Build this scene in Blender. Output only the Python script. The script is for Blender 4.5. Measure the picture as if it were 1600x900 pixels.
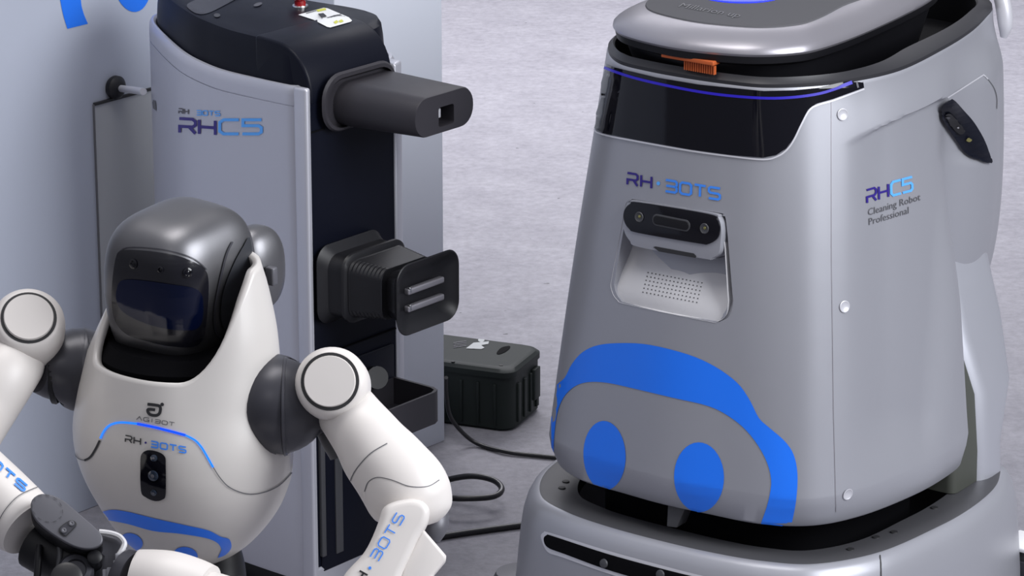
import bpy, bmesh, math, random
from mathutils import Vector, Matrix
from mathutils.bvhtree import BVHTree
from mathutils.geometry import tessellate_polygon
for o in list(bpy.data.objects): bpy.data.objects.remove(o)
sc = bpy.context.scene
col = sc.collection
# ------------------------------------------------------------------ camera
H = 2.34; F = 5400.0; PT = math.radians(17.5)
cam = bpy.data.cameras.new('camera'); co = bpy.data.objects.new('camera', cam); col.objects.link(co)
cam.sensor_width = 36; cam.lens = F/1600*36; cam.clip_end = 200
co.location = (0, 0, H); co.rotation_euler = (math.pi/2-PT, 0, 0); sc.camera = co
# ------------------------------------------------------------------ world, lights, exposure
w = bpy.data.worlds.new('world'); sc.world = w; w.use_nodes = True
nt = w.node_tree; bg = nt.nodes['Background']
tcw = nt.nodes.new('ShaderNodeTexCoord'); sepw = nt.nodes.new('ShaderNodeSeparateXYZ')
rw = nt.nodes.new('ShaderNodeValToRGB')
nt.links.new(tcw.outputs['Generated'], sepw.inputs[0]); nt.links.new(sepw.outputs['Z'], rw.inputs[0])
rw.color_ramp.elements[0].position = 0.0; rw.color_ramp.elements[0].color = (.17, .172, .195, 1)
rw.color_ramp.elements[1].position = 1.0; rw.color_ramp.elements[1].color = (.62, .63, .70, 1)
nt.links.new(rw.outputs[0], bg.inputs[0]); bg.inputs[1].default_value = 0.95
def area(name, loc, target, sx, sy, power, colr=(1, 1, 1)):
    l = bpy.data.lights.new(name, 'AREA'); l.shape = 'RECTANGLE'; l.size = sx; l.size_y = sy
    l.energy = power; l.color = colr
    o = bpy.data.objects.new(name, l); col.objects.link(o); o.location = loc
    d = Vector(target)-Vector(loc); o.rotation_euler = d.to_track_quat('-Z', 'Y').to_euler()
    return o
hb = area('hall_light_back', (0.2, 9.8, 3.6), (0.2, 9.3, 0), 3.5, 2.2, 135, (.96, .95, 1))
hb.data.spread = math.radians(110)
area('hall_light_right', (3.2, 2.9, 2.9), (0.3, 5.2, .5), 2.2, 2.4, 215, (.94, .96, 1))
area('hall_light_top', (-0.45, 4.45, 4.4), (-0.4, 4.4, 0), 1.8, 1.2, 50, (1, .97, .95))
area('hall_light_front', (-1.2, 0.6, 4.0), (-0.2, 4.2, 1.0), 1.4, 1.0, 8, (1, .97, .96))
sc.view_settings.view_transform = 'Standard'; sc.view_settings.look = 'None'
sc.view_settings.gamma = 1; sc.view_settings.use_curve_mapping = False
sc.view_settings.exposure = 0.0
# ------------------------------------------------------------------ picture <-> place helpers
C0 = Vector((0, 0, H)); FW = Vector((0, math.cos(PT), -math.sin(PT))); UP = Vector((0, math.sin(PT), math.cos(PT)))
def ray(x, y): return FW+Vector(((x-800)/F, 0, 0))-UP*((y-450)/F)
def W(x, y, zc): return C0+ray(x, y)*zc
def gz(x, y, z=0.0):
    d = ray(x, y); return C0+d*((z-H)/d.z)
def onp(x, y, p, n):
    d = ray(x, y); n = Vector(n); return C0+d*((Vector(p)-C0).dot(n)/d.dot(n))
def pix(P):
    v = Vector(P)-C0; z = v.dot(FW); return 800+F*v.x/z, 450-F*v.dot(UP)/z
# ------------------------------------------------------------------ materials
M = {}
def mat(name, c, rough=.5, metal=0.0, emit=None, es=0, coat=0.0, noise=0.0, nscale=30, bump=0.0, spec=.5):
    m = bpy.data.materials.new(name); m.use_nodes = True; n = m.node_tree; b = n.nodes['Principled BSDF']
    b.inputs['Base Color'].default_value = (*c, 1); b.inputs['Roughness'].default_value = rough
    b.inputs['Metallic'].default_value = metal; b.inputs['Coat Weight'].default_value = coat
    b.inputs['Coat Roughness'].default_value = .08; b.inputs['Specular IOR Level'].default_value = spec
    if emit: b.inputs['Emission Color'].default_value = (*emit, 1); b.inputs['Emission Strength'].default_value = es
    tc = n.nodes.new('ShaderNodeTexCoord'); nz = n.nodes.new('ShaderNodeTexNoise')
    nz.inputs['Scale'].default_value = nscale; nz.inputs['Detail'].default_value = 6
    n.links.new(tc.outputs['Object'], nz.inputs['Vector'])
    k = noise if noise else .03
    r = n.nodes.new('ShaderNodeMapRange'); r.inputs[3].default_value = rough-k; r.inputs[4].default_value = rough+k
    n.links.new(nz.outputs[0], r.inputs[0]); n.links.new(r.outputs[0], b.inputs['Roughness'])
    if bump:
        bp = n.nodes.new('ShaderNodeBump'); bp.inputs['Strength'].default_value = bump; bp.inputs['Distance'].default_value = .001
        nz2 = n.nodes.new('ShaderNodeTexNoise'); nz2.inputs['Scale'].default_value = 900
        n.links.new(tc.outputs['Object'], nz2.inputs['Vector']); n.links.new(nz2.outputs[0], bp.inputs['Height']); n.links.new(bp.outputs[0], b.inputs['Normal'])
    M[name] = m; return m
mat('silver', (.35, .355, .39), .38, .35, bump=.06)
mat('silver_side', (.50, .51, .56), .40, .55)
mat('dock_silver', (.54, .545, .60), .38, .5, bump=.06)
mat('light_silver', (.62, .62, .66), .35, .3)
mat('lid_grey', (.34, .33, .36), .36, .65, bump=.06)
mat('lid_top', (.11, .11, .118), .9, .0, spec=.0)
mat('rim_grey', (.02, .02, .024), .45, .1)
mat('gap_olive', (.06, .064, .054), .55)
mat('ledge_grey', (.062, .062, .068), .5)
mat('charcoal', (.055, .056, .062), .45, .1)
mat('black', (.006, .006, .008), .45, spec=.3)
mat('deep_black', (.002, .002, .003), .8, spec=.1)
mat('gloss_black', (.003, .003, .006), .08, spec=.4)
mat('dock_black', (.004, .005, .011), .40, spec=.16)
mat('arm_grey', (.030, .028, .034), .5, spec=.4)
mat('rubber', (.008, .008, .010), .42, spec=.4)
mat('white_shell', (.68, .645, .615), .42)
mat('torso_white', (.57, .545, .52), .36, coat=.15)
mat('white_part', (.55, .545, .56), .45)
mat('seam', (.12, .12, .13), .6)
mat('groove', (.02, .02, .022), .6)
mat('head_metal', (.17, .17, .18), .42, .9)
mat('head_side', (.022, .024, .03), .5)
mat('joint_grey', (.045, .045, .055), .36, .3)
mat('wrist_grey', (.11, .11, .125), .45, .3)
mat('visor', (.006, .006, .010), .2, coat=.2)
mat('screen', (.001, .002, .010), .12, emit=(0, .004, .03), es=.2, spec=.3)
mat('blue', (.012, .19, .95), .35)
mat('blue_wall', (.01, .17, .82), .5)
mat('blue_print', (.05, .25, .85), .4)
mat('light_blue', (.10, .40, .95), .4)
mat('navy', (.025, .012, .20), .4)
mat('black_print', (.015, .015, .018), .5)
mat('grey_print', (.09, .09, .10), .5)
mat('led_blue', (.02, .01, .35), .4, emit=(.02, .01, 1), es=.10)
mat('led_strip', (.0, .05, .8), .4, emit=(.0, .05, 1), es=1.2)
mat('led_cyan', (.0, .1, .8), .4, emit=(.01, .22, 1), es=.95)
mat('dome_blue', (.02, .03, .8), .3, emit=(.02, .04, 1), es=1.3)
mat('orange', (.50, .10, .02), .6)
mat('red', (.35, .01, .015), .25, coat=.5)
mat('chrome', (.7, .7, .7), .2, 1.0)
mat('paper', (.82, .83, .82), .6)
mat('yellow', (.6, .6, .08), .6)
mat('battery', (.012, .017, .016), .55, spec=.3)
mat('sticker_grey', (.45, .47, .47), .6)
mat('cable', (.012, .012, .014), .35)
mat('lens', (.02, .03, .05), .05, coat=1)
mat('lens_gold', (.35, .33, .12), .2, .8)
mat('device_white', (.85, .85, .86), .5)
mat('device_dark', (.03, .033, .036), .5)
# wall: painted board; floor: pale lavender carpet / concrete
mat('wall_paint', (.43, .46, .54), .55, noise=.05, nscale=3)
mat('wall_paint_lit', (.64, .67, .74), .5, noise=.05, nscale=3)  # wall paint lightened to stand in for light the robot blocks
mat('wall_panel', (.36, .37, .39), .6, noise=.05, nscale=3)
def floor_mat():
    m = bpy.data.materials.new('floor_speckle'); m.use_nodes = True; n = m.node_tree; b = n.nodes['Principled BSDF']
    tc = n.nodes.new('ShaderNodeTexCoord')
    def noise(s, d, r=.6):
        x = n.nodes.new('ShaderNodeTexNoise'); x.inputs['Scale'].default_value = s; x.inputs['Detail'].default_value = d
        x.inputs['Roughness'].default_value = r; n.links.new(tc.outputs['Object'], x.inputs['Vector']); return x
    a = noise(6, 10, .7); c = noise(45, 6, .7); s = noise(30, 2)
    r1 = n.nodes.new('ShaderNodeValToRGB'); r1.color_ramp.elements[0].position = .3; r1.color_ramp.elements[1].position = .7
    r1.color_ramp.elements[0].color = (.215, .21, .238, 1); r1.color_ramp.elements[1].color = (.29, .285, .315, 1)
    r2 = n.nodes.new('ShaderNodeValToRGB'); r2.color_ramp.elements[0].position = .35; r2.color_ramp.elements[1].position = .62
    r2.color_ramp.elements[0].color = (.78, .78, .78, 1); r2.color_ramp.elements[1].color = (1, 1, 1, 1)
    r3 = n.nodes.new('ShaderNodeValToRGB'); r3.color_ramp.elements[0].position = .24; r3.color_ramp.elements[1].position = .27
    r3.color_ramp.elements[0].color = (.35, .35, .35, 1); r3.color_ramp.elements[1].color = (1, 1, 1, 1)
    n.links.new(a.outputs[0], r1.inputs[0]); n.links.new(c.outputs[0], r2.inputs[0]); n.links.new(s.outputs[0], r3.inputs[0])
    def mul(x, y):
        k = n.nodes.new('ShaderNodeMix'); k.data_type = 'RGBA'; k.blend_type = 'MULTIPLY'; k.inputs[0].default_value = 1
        n.links.new(x, k.inputs[6]); n.links.new(y, k.inputs[7]); return k.outputs[2]
    o = mul(mul(r1.outputs[0], r2.outputs[0]), r3.outputs[0])
    n.links.new(o, b.inputs['Base Color']); b.inputs['Roughness'].default_value = .75
    bp = n.nodes.new('ShaderNodeBump'); bp.inputs['Strength'].default_value = .3; bp.inputs['Distance'].default_value = .004
    n.links.new(c.outputs[0], bp.inputs['Height']); n.links.new(bp.outputs[0], b.inputs['Normal'])
    M['floor'] = m
floor_mat()
# ------------------------------------------------------------------ object helpers
LOC = {}
def tag(o, label=None, cat=None, group=None, kind=None):
    for k, v in (('label', label), ('category', cat), ('group', group), ('kind', kind)):
        if v: o[k] = v
    return o
def empty(name, loc, label, cat):
    o = bpy.data.objects.new(name, None); col.objects.link(o); o.location = loc; o.empty_display_size = .1
    LOC[o.name] = Vector(loc); return tag(o, label, cat)
def mesh(name, V, Fs, m, parent=None, smooth=True, label=None, loc=None):
    """world-space verts; object origin at the thing's base (parts keep their thing's origin)"""
    base = LOC[parent.name] if parent else Vector(loc or (0, 0, 0))
    me = bpy.data.meshes.new(name); me.from_pydata([tuple(Vector(v)-base) for v in V], [], Fs)
    bm = bmesh.new(); bm.from_mesh(me); bmesh.ops.remove_doubles(bm, verts=bm.verts, dist=1e-6)
    bmesh.ops.recalc_face_normals(bm, faces=bm.faces); bm.to_mesh(me); bm.free()
    o = bpy.data.objects.new(name, me); col.objects.link(o)
    if m: me.materials.append(M[m])
    if smooth:
        me.polygons.foreach_set('use_smooth', [True]*len(me.polygons))
        try: me.set_sharp_from_angle(angle=math.radians(38))
        except Exception: pass
    if parent: o.parent = parent
    else: o.location = base
    LOC[o.name] = base
    if label: o['label'] = label
    return o
def bevel(o, wd, seg=3, ang=35):
    bm = bmesh.new(); bm.from_mesh(o.data)
    es = [e for e in bm.edges if len(e.link_faces) == 2 and e.calc_face_angle(0) > math.radians(ang)]
    bmesh.ops.bevel(bm, geom=es, offset=wd, segments=seg, profile=.5, affect='EDGES', clamp_overlap=True)
    bmesh.ops.recalc_face_normals(bm, faces=bm.faces)
    for f in bm.faces: f.smooth = True
    bm.to_mesh(o.data); bm.free()
    try: o.data.set_sharp_from_angle(angle=math.radians(50))
    except Exception: pass
    return o
def loft(name, secs, m, parent=None, cap0=True, cap1=True, close_u=True, smooth=True, label=None, loc=None):
    n = len(secs[0]); V = [p for s in secs for p in s]; Fs = []
    for i in range(len(secs)-1):
        for j in range(n if close_u else n-1):
            k = (j+1) % n; Fs.append((i*n+j, i*n+k, (i+1)*n+k, (i+1)*n+j))
    if cap0: Fs.append(tuple(range(n-1, -1, -1)))
    if cap1: Fs.append(tuple((len(secs)-1)*n+j for j in range(n)))
    return mesh(name, V, Fs, m, parent, smooth, label, loc)
def prism(name, outline, dvec, m, parent=None, bev=0, seg=3, label=None, smooth=True, loc=None):
    d = Vector(dvec)
    o = loft(name, [[Vector(p) for p in outline], [Vector(p)+d for p in outline]], m, parent, label=label, smooth=smooth, loc=loc)
    if bev: bevel(o, bev, seg)
    return o
def spl(pts, n=8, closed=False):
    P = [Vector(p) for p in pts]; out = []; L = len(P)
    for i in range(L if closed else L-1):
        if closed: a, b, c, d = P[(i-1) % L], P[i], P[(i+1) % L], P[(i+2) % L]
        else: a, b, c, d = P[max(i-1, 0)], P[i], P[i+1], P[min(i+2, L-1)]
        for k in range(n):
            t = k/n
            out.append(.5*((2*b)+(c-a)*t+(2*a-5*b+4*c-d)*t*t+(3*b-a-3*c+d)*t**3))
    if not closed: out.append(P[-1])
    return out
def tube(name, pts, rad, m, parent=None, n=14, smoothn=6, label=None, caps=True, flat=None, loc=None):
    """swept tube; rad number or list per control point; flat=(axis vector, factor) squashes the section along an axis"""
    R = rad if isinstance(rad, (list, tuple)) else [rad]*len(pts)
    q = [(*Vector(p), r) for p, r in zip(pts, R)]
    if smoothn > 1 and len(q) > 2:
        P3 = spl([p[:3] for p in q], smoothn); RR = [v.x for v in spl([(p[3], 0, 0) for p in q], smoothn)]
    else: P3 = [Vector(p[:3]) for p in q]; RR = [p[3] for p in q]
    secs = []; ref = None
    for i, p in enumerate(P3):
        t = (P3[min(i+1, len(P3)-1)]-P3[max(i-1, 0)]).normalized()
        if ref is None: ref = t.orthogonal().normalized()
        ref = (ref-t*ref.dot(t)).normalized(); b = t.cross(ref)
        s = []
        for k in range(n):
            a = 2*math.pi*k/n; v = (ref*math.cos(a)+b*math.sin(a))*RR[i]
            if flat:
                ax = Vector(flat[0]).normalized(); v = v-ax*v.dot(ax)*(1-flat[1])
            s.append(p+v)
        secs.append(s)
    return loft(name, secs, m, parent, caps, caps, label=label, loc=loc)
def ring(c, ax, r, n=32, rx=None, e1=None):
    ax = Vector(ax).normalized(); a = (Vector(e1)-ax*Vector(e1).dot(ax)).normalized() if e1 else ax.orthogonal().normalized(); b = ax.cross(a)
    return [Vector(c)+a*(r*math.cos(2*math.pi*k/n))+b*((rx or r)*math.sin(2*math.pi*k/n)) for k in range(n)]
def revolve(name, c, ax, prof, m, parent=None, n=40, label=None, ratio=1, e1=None, loc=None):
    """prof: (radius, distance along axis)"""
    ax = Vector(ax).normalized()
    return loft(name, [ring(Vector(c)+ax*h, ax, max(r, 1e-5), n, max(r, 1e-5)*ratio, e1) for r, h in prof], m, parent, label=label, loc=loc)
def rrect(w, h, r, n=6):
    o = []
    for cx, cy, a0 in ((w/2-r, h/2-r, 0), (-w/2+r, h/2-r, 90), (-w/2+r, -h/2+r, 180), (w/2-r, -h/2+r, 270)):
        for k in range(n+1):
            a = math.radians(a0+90*k/n); o.append((cx+r*math.cos(a), cy+r*math.sin(a)))
    return o
def frame(c, ex, ey, pts): c = Vector(c); return [c+Vector(ex)*p[0]+Vector(ey)*p[1] for p in pts]
def box(name, c, size, ax, m, parent=None, bev=.002, seg=2, label=None, loc=None):
    """c = centre, ax = (ex, ey, ez) unit vectors"""
    c = Vector(c); ex, ey, ez = [Vector(a) for a in ax]; x, y, z = [s/2 for s in size]
    return prism(name, [c-ez*z+ex*x+ey*y, c-ez*z-ex*x+ey*y, c-ez*z-ex*x-ey*y, c-ez*z+ex*x-ey*y], ez*2*z, m, parent, bev, seg, label, loc=loc)
def bvh(*objs):
    V = []; Fs = []
    for o in objs:
        b = LOC[o.name]; k = len(V)
        V += [v.co+b for v in o.data.vertices]; Fs += [[i+k for i in p.vertices] for p in o.data.polygons]
    return BVHTree.FromPolygons(V, Fs)
def hit(T, x, y, off=.0008):
    d = ray(x, y).normalized(); p, n, i, t = T.ray_cast(C0, d)
    if p is None: return None
    if n.dot(d) > 0: n = -n
    return p+n*off, n
def project(T, P2, off):
    """print lies on the surface: every 2D point goes to the surface it is printed on"""
    out = [hit(T, x, y, off) for x, y in P2]; good = [(p, q[0]) for p, q in zip(P2, out) if q]
    res = []
    for p, q in zip(P2, out):
        if q: res.append(q[0]); continue
        if not good: return None
        g = min(good, key=lambda e: (e[0][0]-p[0])**2+(e[0][1]-p[1])**2)
        res.append(g[1])
    return res
def decal(name, poly, T, m, parent, off=.0008, step=10, label=None, th=0, holes=False):
    bm = bmesh.new(); polys = poly if holes else [poly]
    for pl in polys:
        cl = [q for k, q in enumerate(pl) if k == 0 or (abs(q[0]-pl[k-1][0])+abs(q[1]-pl[k-1][1])) > 1e-4]
        vs = [bm.verts.new((x, y, 0)) for x, y in cl]
        for t in tessellate_polygon([[Vector((x, y, 0)) for x, y in cl]]):
            try: bm.faces.new([vs[i] for i in t])
            except ValueError: pass
    for ax in (0, 1):
        lo = min(v.co[ax] for v in bm.verts); hi = max(v.co[ax] for v in bm.verts); k = lo+step
        while k < hi:
            pc = [0, 0, 0]; pc[ax] = k; nn = [0, 0, 0]; nn[ax] = 1
            bmesh.ops.bisect_plane(bm, geom=list(bm.verts)+list(bm.edges)+list(bm.faces), plane_co=pc, plane_no=nn, dist=1e-4); k += step
    bm.verts.index_update()
    P2 = [(v.co.x, v.co.y) for v in bm.verts]; Fs = [[v.index for v in f.verts] for f in bm.faces]; bm.free()
    V = project(T, P2, off)
    if V is None: print('decal missed', name); return None
    o = mesh(name, V, Fs, m, parent, label=label)
    return o
def ribbon2d(path, wd, closed=False):
    """mitred stroke of a 2D polyline -> list of quads"""
    P = [Vector((x, y)) for x, y in path]; L = len(P); left = []; right = []
    for i in range(L):
        a = P[(i-1) % L] if (closed or i > 0) else None; b = P[(i+1) % L] if (closed or i < L-1) else None
        d1 = (P[i]-a).normalized() if a is not None else None; d2 = (b-P[i]).normalized() if b is not None else None
        d = d1 if d2 is None else d2 if d1 is None else (d1+d2)
        d = d.normalized() if d.length > 1e-6 else d1
        nrm = Vector((-d.y, d.x)); dd = d1 if d1 is not None else d2
        k = 1/max(.5, abs(nrm.dot(Vector((-dd.y, dd.x)))))
        left.append(P[i]+nrm*wd/2*k); right.append(P[i]-nrm*wd/2*k)
    return [(left[i], left[(i+1) % L], right[(i+1) % L], right[i]) for i in range(L if closed else L-1)]
def strokes(name, paths, wd, T, m, parent, off=.0012, sub=6, label=None):
    V = []; Fs = []
    for path in paths:
        cl = len(path) > 2 and path[0] == path[-1]
        p = path[:-1] if cl else path
        for a, b, c, d in ribbon2d(p, wd, cl):
            n = max(1, int((b-a).length/sub))
            for k in range(n):
                t0, t1 = k/n, (k+1)/n; i = len(V)
                V += [a.lerp(b, t0), a.lerp(b, t1), d.lerp(c, t1), d.lerp(c, t0)]; Fs.append((i, i+1, i+2, i+3))
    W3 = project(T, [(v.x, v.y) for v in V], off)
    if W3 is None: print('strokes missed', name); return None
    return mesh(name, W3, Fs, m, parent, smooth=True, label=label)
GL = {
 'R': [[(0, 1), (.82, 1), (1, .85), (1, .6), (.82, .45), (.02, .45), (.02, 0)], [(.6, .45), (1, 0)]],
 'H': [[(0, 1), (0, 0)], [(1, 1), (1, 0)], [(0, .5), (1, .5)]],
 'B': [[(0, 1), (.85, 1), (1, .88), (1, .62), (.85, .5), (.05, .5)], [(.85, .5), (1, .38), (1, .12), (.85, 0), (0, 0)]],
 'O': [[(.18, 0), (0, .15), (0, .85), (.18, 1), (.82, 1), (1, .85), (1, .15), (.82, 0), (.18, 0)]],
 'T': [[(0, 1), (1, 1)], [(.5, 1), (.5, 0)]],
 'S': [[(1, 1), (.15, 1), (0, .88), (0, .62), (.15, .5), (.85, .5), (1, .38), (1, .12), (.85, 0), (0, 0)]],
 'C': [[(1, 1), (.2, 1), (0, .82), (0, .18), (.2, 0), (1, 0)]],
 '5': [[(1, 1), (.02, 1), (.02, .58), (.85, .58), (1, .44), (1, .13), (.85, 0), (0, 0)]],
 'A': [[(0, 0), (.5, 1), (1, 0)]],
 'G': [[(1, 1), (.2, 1), (0, .82), (0, .18), (.2, 0), (1, 0), (1, .45), (.55, .45)]],
 'I': [[(.5, 1), (.5, 0)]],
 '.': [[(.36, .5), (.64, .5)]]}
def lettering(name, text, o, ex, ey, gap, wd, T, m, parent, widths=None, label=None, off=.0012):
    """o = baseline start, ex = letter width vector, ey = letter height vector, gap = gap in letter widths (all on the print)"""
    x = 0; paths = []
    for i, ch in enumerate(text):
        cw = .5 if ch in '.I' else 1
        if ch == ' ': x += .6; continue
        for st in GL[ch]:
            paths.append([(o[0]+ex[0]*(x+px*cw)+ey[0]*py, o[1]+ex[1]*(x+px*cw)+ey[1]*py) for px, py in st])
        x += cw+gap
    return strokes(name, paths, wd, T, m, parent, off, label=label)
def fonttext(name, text, o, ex, ey, T, m, parent, off=.0012, shear=0):
    """built-in font outline, ex/ey = vectors of one em"""
    cu = bpy.data.curves.new(name, 'FONT'); cu.body = text; cu.resolution_u = 2; cu.shear = shear
    to = bpy.data.objects.new('tmp', cu); col.objects.link(to)
    dg = bpy.context.evaluated_depsgraph_get(); me = bpy.data.meshes.new_from_object(to.evaluated_get(dg))
    P2 = [(o[0]+ex[0]*v.co.x+ey[0]*v.co.y, o[1]+ex[1]*v.co.x+ey[1]*v.co.y) for v in me.vertices]
    Fs = [list(p.vertices) for p in me.polygons]
    bpy.data.objects.remove(to); bpy.data.curves.remove(cu); bpy.data.meshes.remove(me)
    V = project(T, P2, off)
    return mesh(name, V, Fs, m, parent, smooth=False) if V else None
def ell(cx, cy, rx, ry, rot=0, n=36):
    c, s = math.cos(rot), math.sin(rot)
    return [(cx+rx*math.cos(a)*c-ry*math.sin(a)*s, cy+rx*math.cos(a)*s+ry*math.sin(a)*c) for a in [2*math.pi*k/n for k in range(n)]]
def sm2(pts, n=6, closed=False):
    return [(v.x, v.y) for v in spl([(x, y, 0) for x, y in pts], n, closed)]
def cut(o, cutter):
    md = o.modifiers.new('cut', 'BOOLEAN'); md.object = cutter; md.solver = 'EXACT'
    bpy.context.view_layer.update()
    dg = bpy.context.evaluated_depsgraph_get(); me = bpy.data.meshes.new_from_object(o.evaluated_get(dg))
    o.modifiers.clear(); old = o.data; o.data = me; bpy.data.meshes.remove(old); bpy.data.objects.remove(cutter)
    try: me.set_sharp_from_angle(angle=math.radians(38))
    except Exception: pass
Z = Vector((0, 0, 1))
# ================================================================== SETTING
fl = mesh('floor', [(-6, 1, 0), (7, 1, 0), (7, 14, 0), (-6, 14, 0)], [(0, 1, 2, 3)], 'floor', smooth=False); fl['kind'] = 'structure'
tD = math.radians(51); UD = Vector((math.cos(tD), math.sin(tD), 0)); ND = Vector((math.sin(tD), -math.cos(tD), 0))
def D(a, n, z): return UD*a+ND*n+Z*z
WN = -4.42
wl = prism('wall_left', [D(2.4, WN, 0), D(4.88, WN, 0), D(4.88, WN-.08, 0), D(2.4, WN-.08, 0)], Z*2.3, 'wall_paint', bev=.002); wl['kind'] = 'structure'
ps = prism('trim_1', [D(4.60, -4.143, 0), D(4.905, -4.143, 0), D(4.905, WN, 0), D(4.60, WN, 0)], Z*2.3, 'wall_paint_lit', bev=.002); ps['kind'] = 'structure'
TW = bvh(wl)
# inset board in the wall below the seam
pa = onp(145, 163, D(4, WN, 0), ND); pb = onp(262, 131, D(4, WN, 0), ND)
ua, za = pa.dot(UD), pa.z; ub = pb.dot(UD)
o = prism('recessed_panel', [D(ua, WN+.001, .02), D(ub+.3, WN+.001, .02), D(ub+.3, WN+.001, za), D(ua, WN+.001, za)], ND*.003, 'wall_panel', wl, label='greyer access board set in the wall')
o = prism('panel_seam', [D(ua, WN+.001, za-.002), D(ub, WN+.001, za-.002), D(ub, WN+.001, za+.003), D(ua, WN+.001, za+.003)], ND*.005, 'groove', wl)
o = prism('panel_seam', [D(ua-.0015, WN+.001, .02), D(ua, WN+.001, .02), D(ua, WN+.001, za), D(ua-.0015, WN+.001, za)], ND*.004, 'seam', wl)
# blue emblem on the wall: end of the arch and one eye, the rest above the frame
decal('wall_emblem', sm2([(137, 37), (130, 20), (126, 0), (126, -40), (140, -90), (180, -130), (240, -160)], 5)+sm2([(225, -205), (150, -175), (100, -120), (86, -50), (92, -10), (98, 22), (105, 45)], 5), TW, 'blue_wall', wl, step=30, label='blue curved band of the emblem')
decal('wall_emblem', ell(205, -38, 31, 57, -.12), TW, 'blue_wall', wl, step=30, label='blue round eye of the emblem')

# ================================================================== CLEANING ROBOT
th = math.radians(35); UX = Vector((math.cos(th), -math.sin(th), 0)); VY = Vector((math.sin(th), math.cos(th), 0))
OC = UX*-2.83+VY*4.475
def L(x, y, z): return OC+UX*x+VY*y+Z*z
cr = empty('cleaning_robot', L(0, .35, 0), 'large silver cleaning robot with a blue face outline and black display band, at the right', 'robot')
def sym(half, cx=0):
    """half: (x,y) for x>=0 from front centre to rear centre"""
    r = [(cx+x, y) for x, y in half]; l = [(cx-x, y) for x, y in reversed(half[1:-1])]
    return r+l
def radial(pts, c=(0, .35), n=240):
    sp = spl([(x, y, 0) for x, y in pts], 14, True); out = []
    A = sorted((math.atan2(p.y-c[1], p.x-c[0]), math.hypot(p.x-c[0], p.y-c[1])) for p in sp)
    A = [(A[-1][0]-2*math.pi, A[-1][1])]+A+[(A[0][0]+2*math.pi, A[0][1])]; j = 0
    for k in range(n):
        a = -math.pi+2*math.pi*k/n
        while j < len(A)-2 and A[j+1][0] < a: j += 1
        (a0, r0), (a1, r1) = A[j], A[j+1]; t = (a-a0)/(a1-a0) if a1 > a0 else 0
        r = r0+(r1-r0)*t; out.append((c[0]+r*math.cos(a), c[1]+r*math.sin(a)))
    return out
def mixs(A, B, t): return [(a[0]+(b[0]-a[0])*t, a[1]+(b[1]-a[1])*t) for a, b in zip(A, B)]
def scale(A, d, c=(0, .35)):
    """move every point towards the centre by d metres"""
    o = []
    for x, y in A:
        r = math.hypot(x-c[0], y-c[1]); k = (r-d)/r; o.append((c[0]+(x-c[0])*k, c[1]+(y-c[1])*k))
    return o
S_rim = radial(sym([(0, .068), (.08, .073), (.14, .089), (.195, .14), (.235, .21), (.258, .315), (.246, .476), (.225, .612), (.195, .725), (.165, .806), (.10, .87), (0, .885)], -.015))
S_mid = radial(sym([(0, -.014), (.12, .000), (.21, .018), (.262, .05), (.299, .134), (.321, .256), (.328, .36), (.318, .45), (.27, .51), (.17, .535), (0, .54)]))
S_bot = radial(sym([(0, -.002), (.08, .003), (.175, .014), (.25, .058), (.293, .143), (.316, .262), (.321, .36), (.310, .445), (.26, .50), (.17, .52), (0, .525)]))
S_ring = radial(sym([(0, -.024), (.1, -.02), (.19, -.004), (.268, .035), (.327, .138), (.351, .289), (.356, .389), (.347, .49), (.326, .56), (.29, .615), (.2, .645), (0, .655)]))
zr, zm, zb = 1.0, .352, .30
def inpoly(x, y, P):
    c = False; j = len(P)-1
    for i in range(len(P)):
        if (P[i][1] > y) != (P[j][1] > y) and x < (P[j][0]-P[i][0])*(y-P[i][1])/(P[j][1]-P[i][1])+P[i][0]: c = not c
        j = i
    return c
def sstep(a, b, x):
    t = max(0, min(1, (x-a)/(b-a))); return t*t*(3-2*t)
wing = [(1480, 152), (1535, 118), (1548, 128), (1560, 150), (1640, 250), (1545, 256), (1520, 240), (1490, 195), (1470, 170)]
def side_disp(p):
    """hollow of the right flank (metres inward) at a surface point; mirrored for the left flank"""
    q = p-OC; x, y, z = q.dot(UX), q.dot(VY), q.z
    if x < 0: p = L(-x, y, z)
    X, Y = pix(p)
    if X < 1300: return 0
    yb = 225-(X-1320)*.45-max(0, X-1460)*.12               # upper band edge
    d = sstep(-2, 9, Y-yb)*sstep(1318, 1400, X)
    fy = sstep(760, 640, Y)
    xe = 1497-(Y-258)*.085                                   # crease towards the rear edge
    d *= 1-sstep(xe-14, xe+26, X)*sstep(232, 262, Y)
    if Y < 262:
        x_l = 1478+(Y-155)*.68                               # front edge of the grip wing
        d *= 1-sstep(x_l-6, x_l+2, X)
    return .019*d*fy
secs = []
NV = 170
def body_sec(z):
    t = (zr-z)/(zr-zm); t1 = t+.05*math.sin(math.pi*t); t2 = t**9; o = []
    for a, b in zip(S_rim, S_mid):
        bulge = math.copysign(.013*sstep(0, .14, t)*(1-t)*sstep(.15, .22, abs(a[0]))*sstep(.15, .3, a[1]), a[0])
        q = t1+(t2-t1)*sstep(.42, .62, a[1]); o.append((a[0]+(b[0]-a[0])*q+bulge+math.copysign((.016+.022*math.sin(math.pi*min(1, t*.8)))*sstep(.5, .7, a[1])*sstep(0, .15, abs(a[0]))*sstep(0, .15, t)*(1-t**3), a[0]), a[1]+(b[1]-a[1])*q))
    return o
secs.append([L(x, y, .30) for x, y in scale(S_bot, .05)])
secs.append([L(x, y, .30) for x, y in scale(S_bot, .004)])
secs.append([L(x, y, .304) for x, y in S_bot])
secs.append([L(x, y, .335) for x, y in mixs(S_bot, S_mid, .8)])
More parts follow.
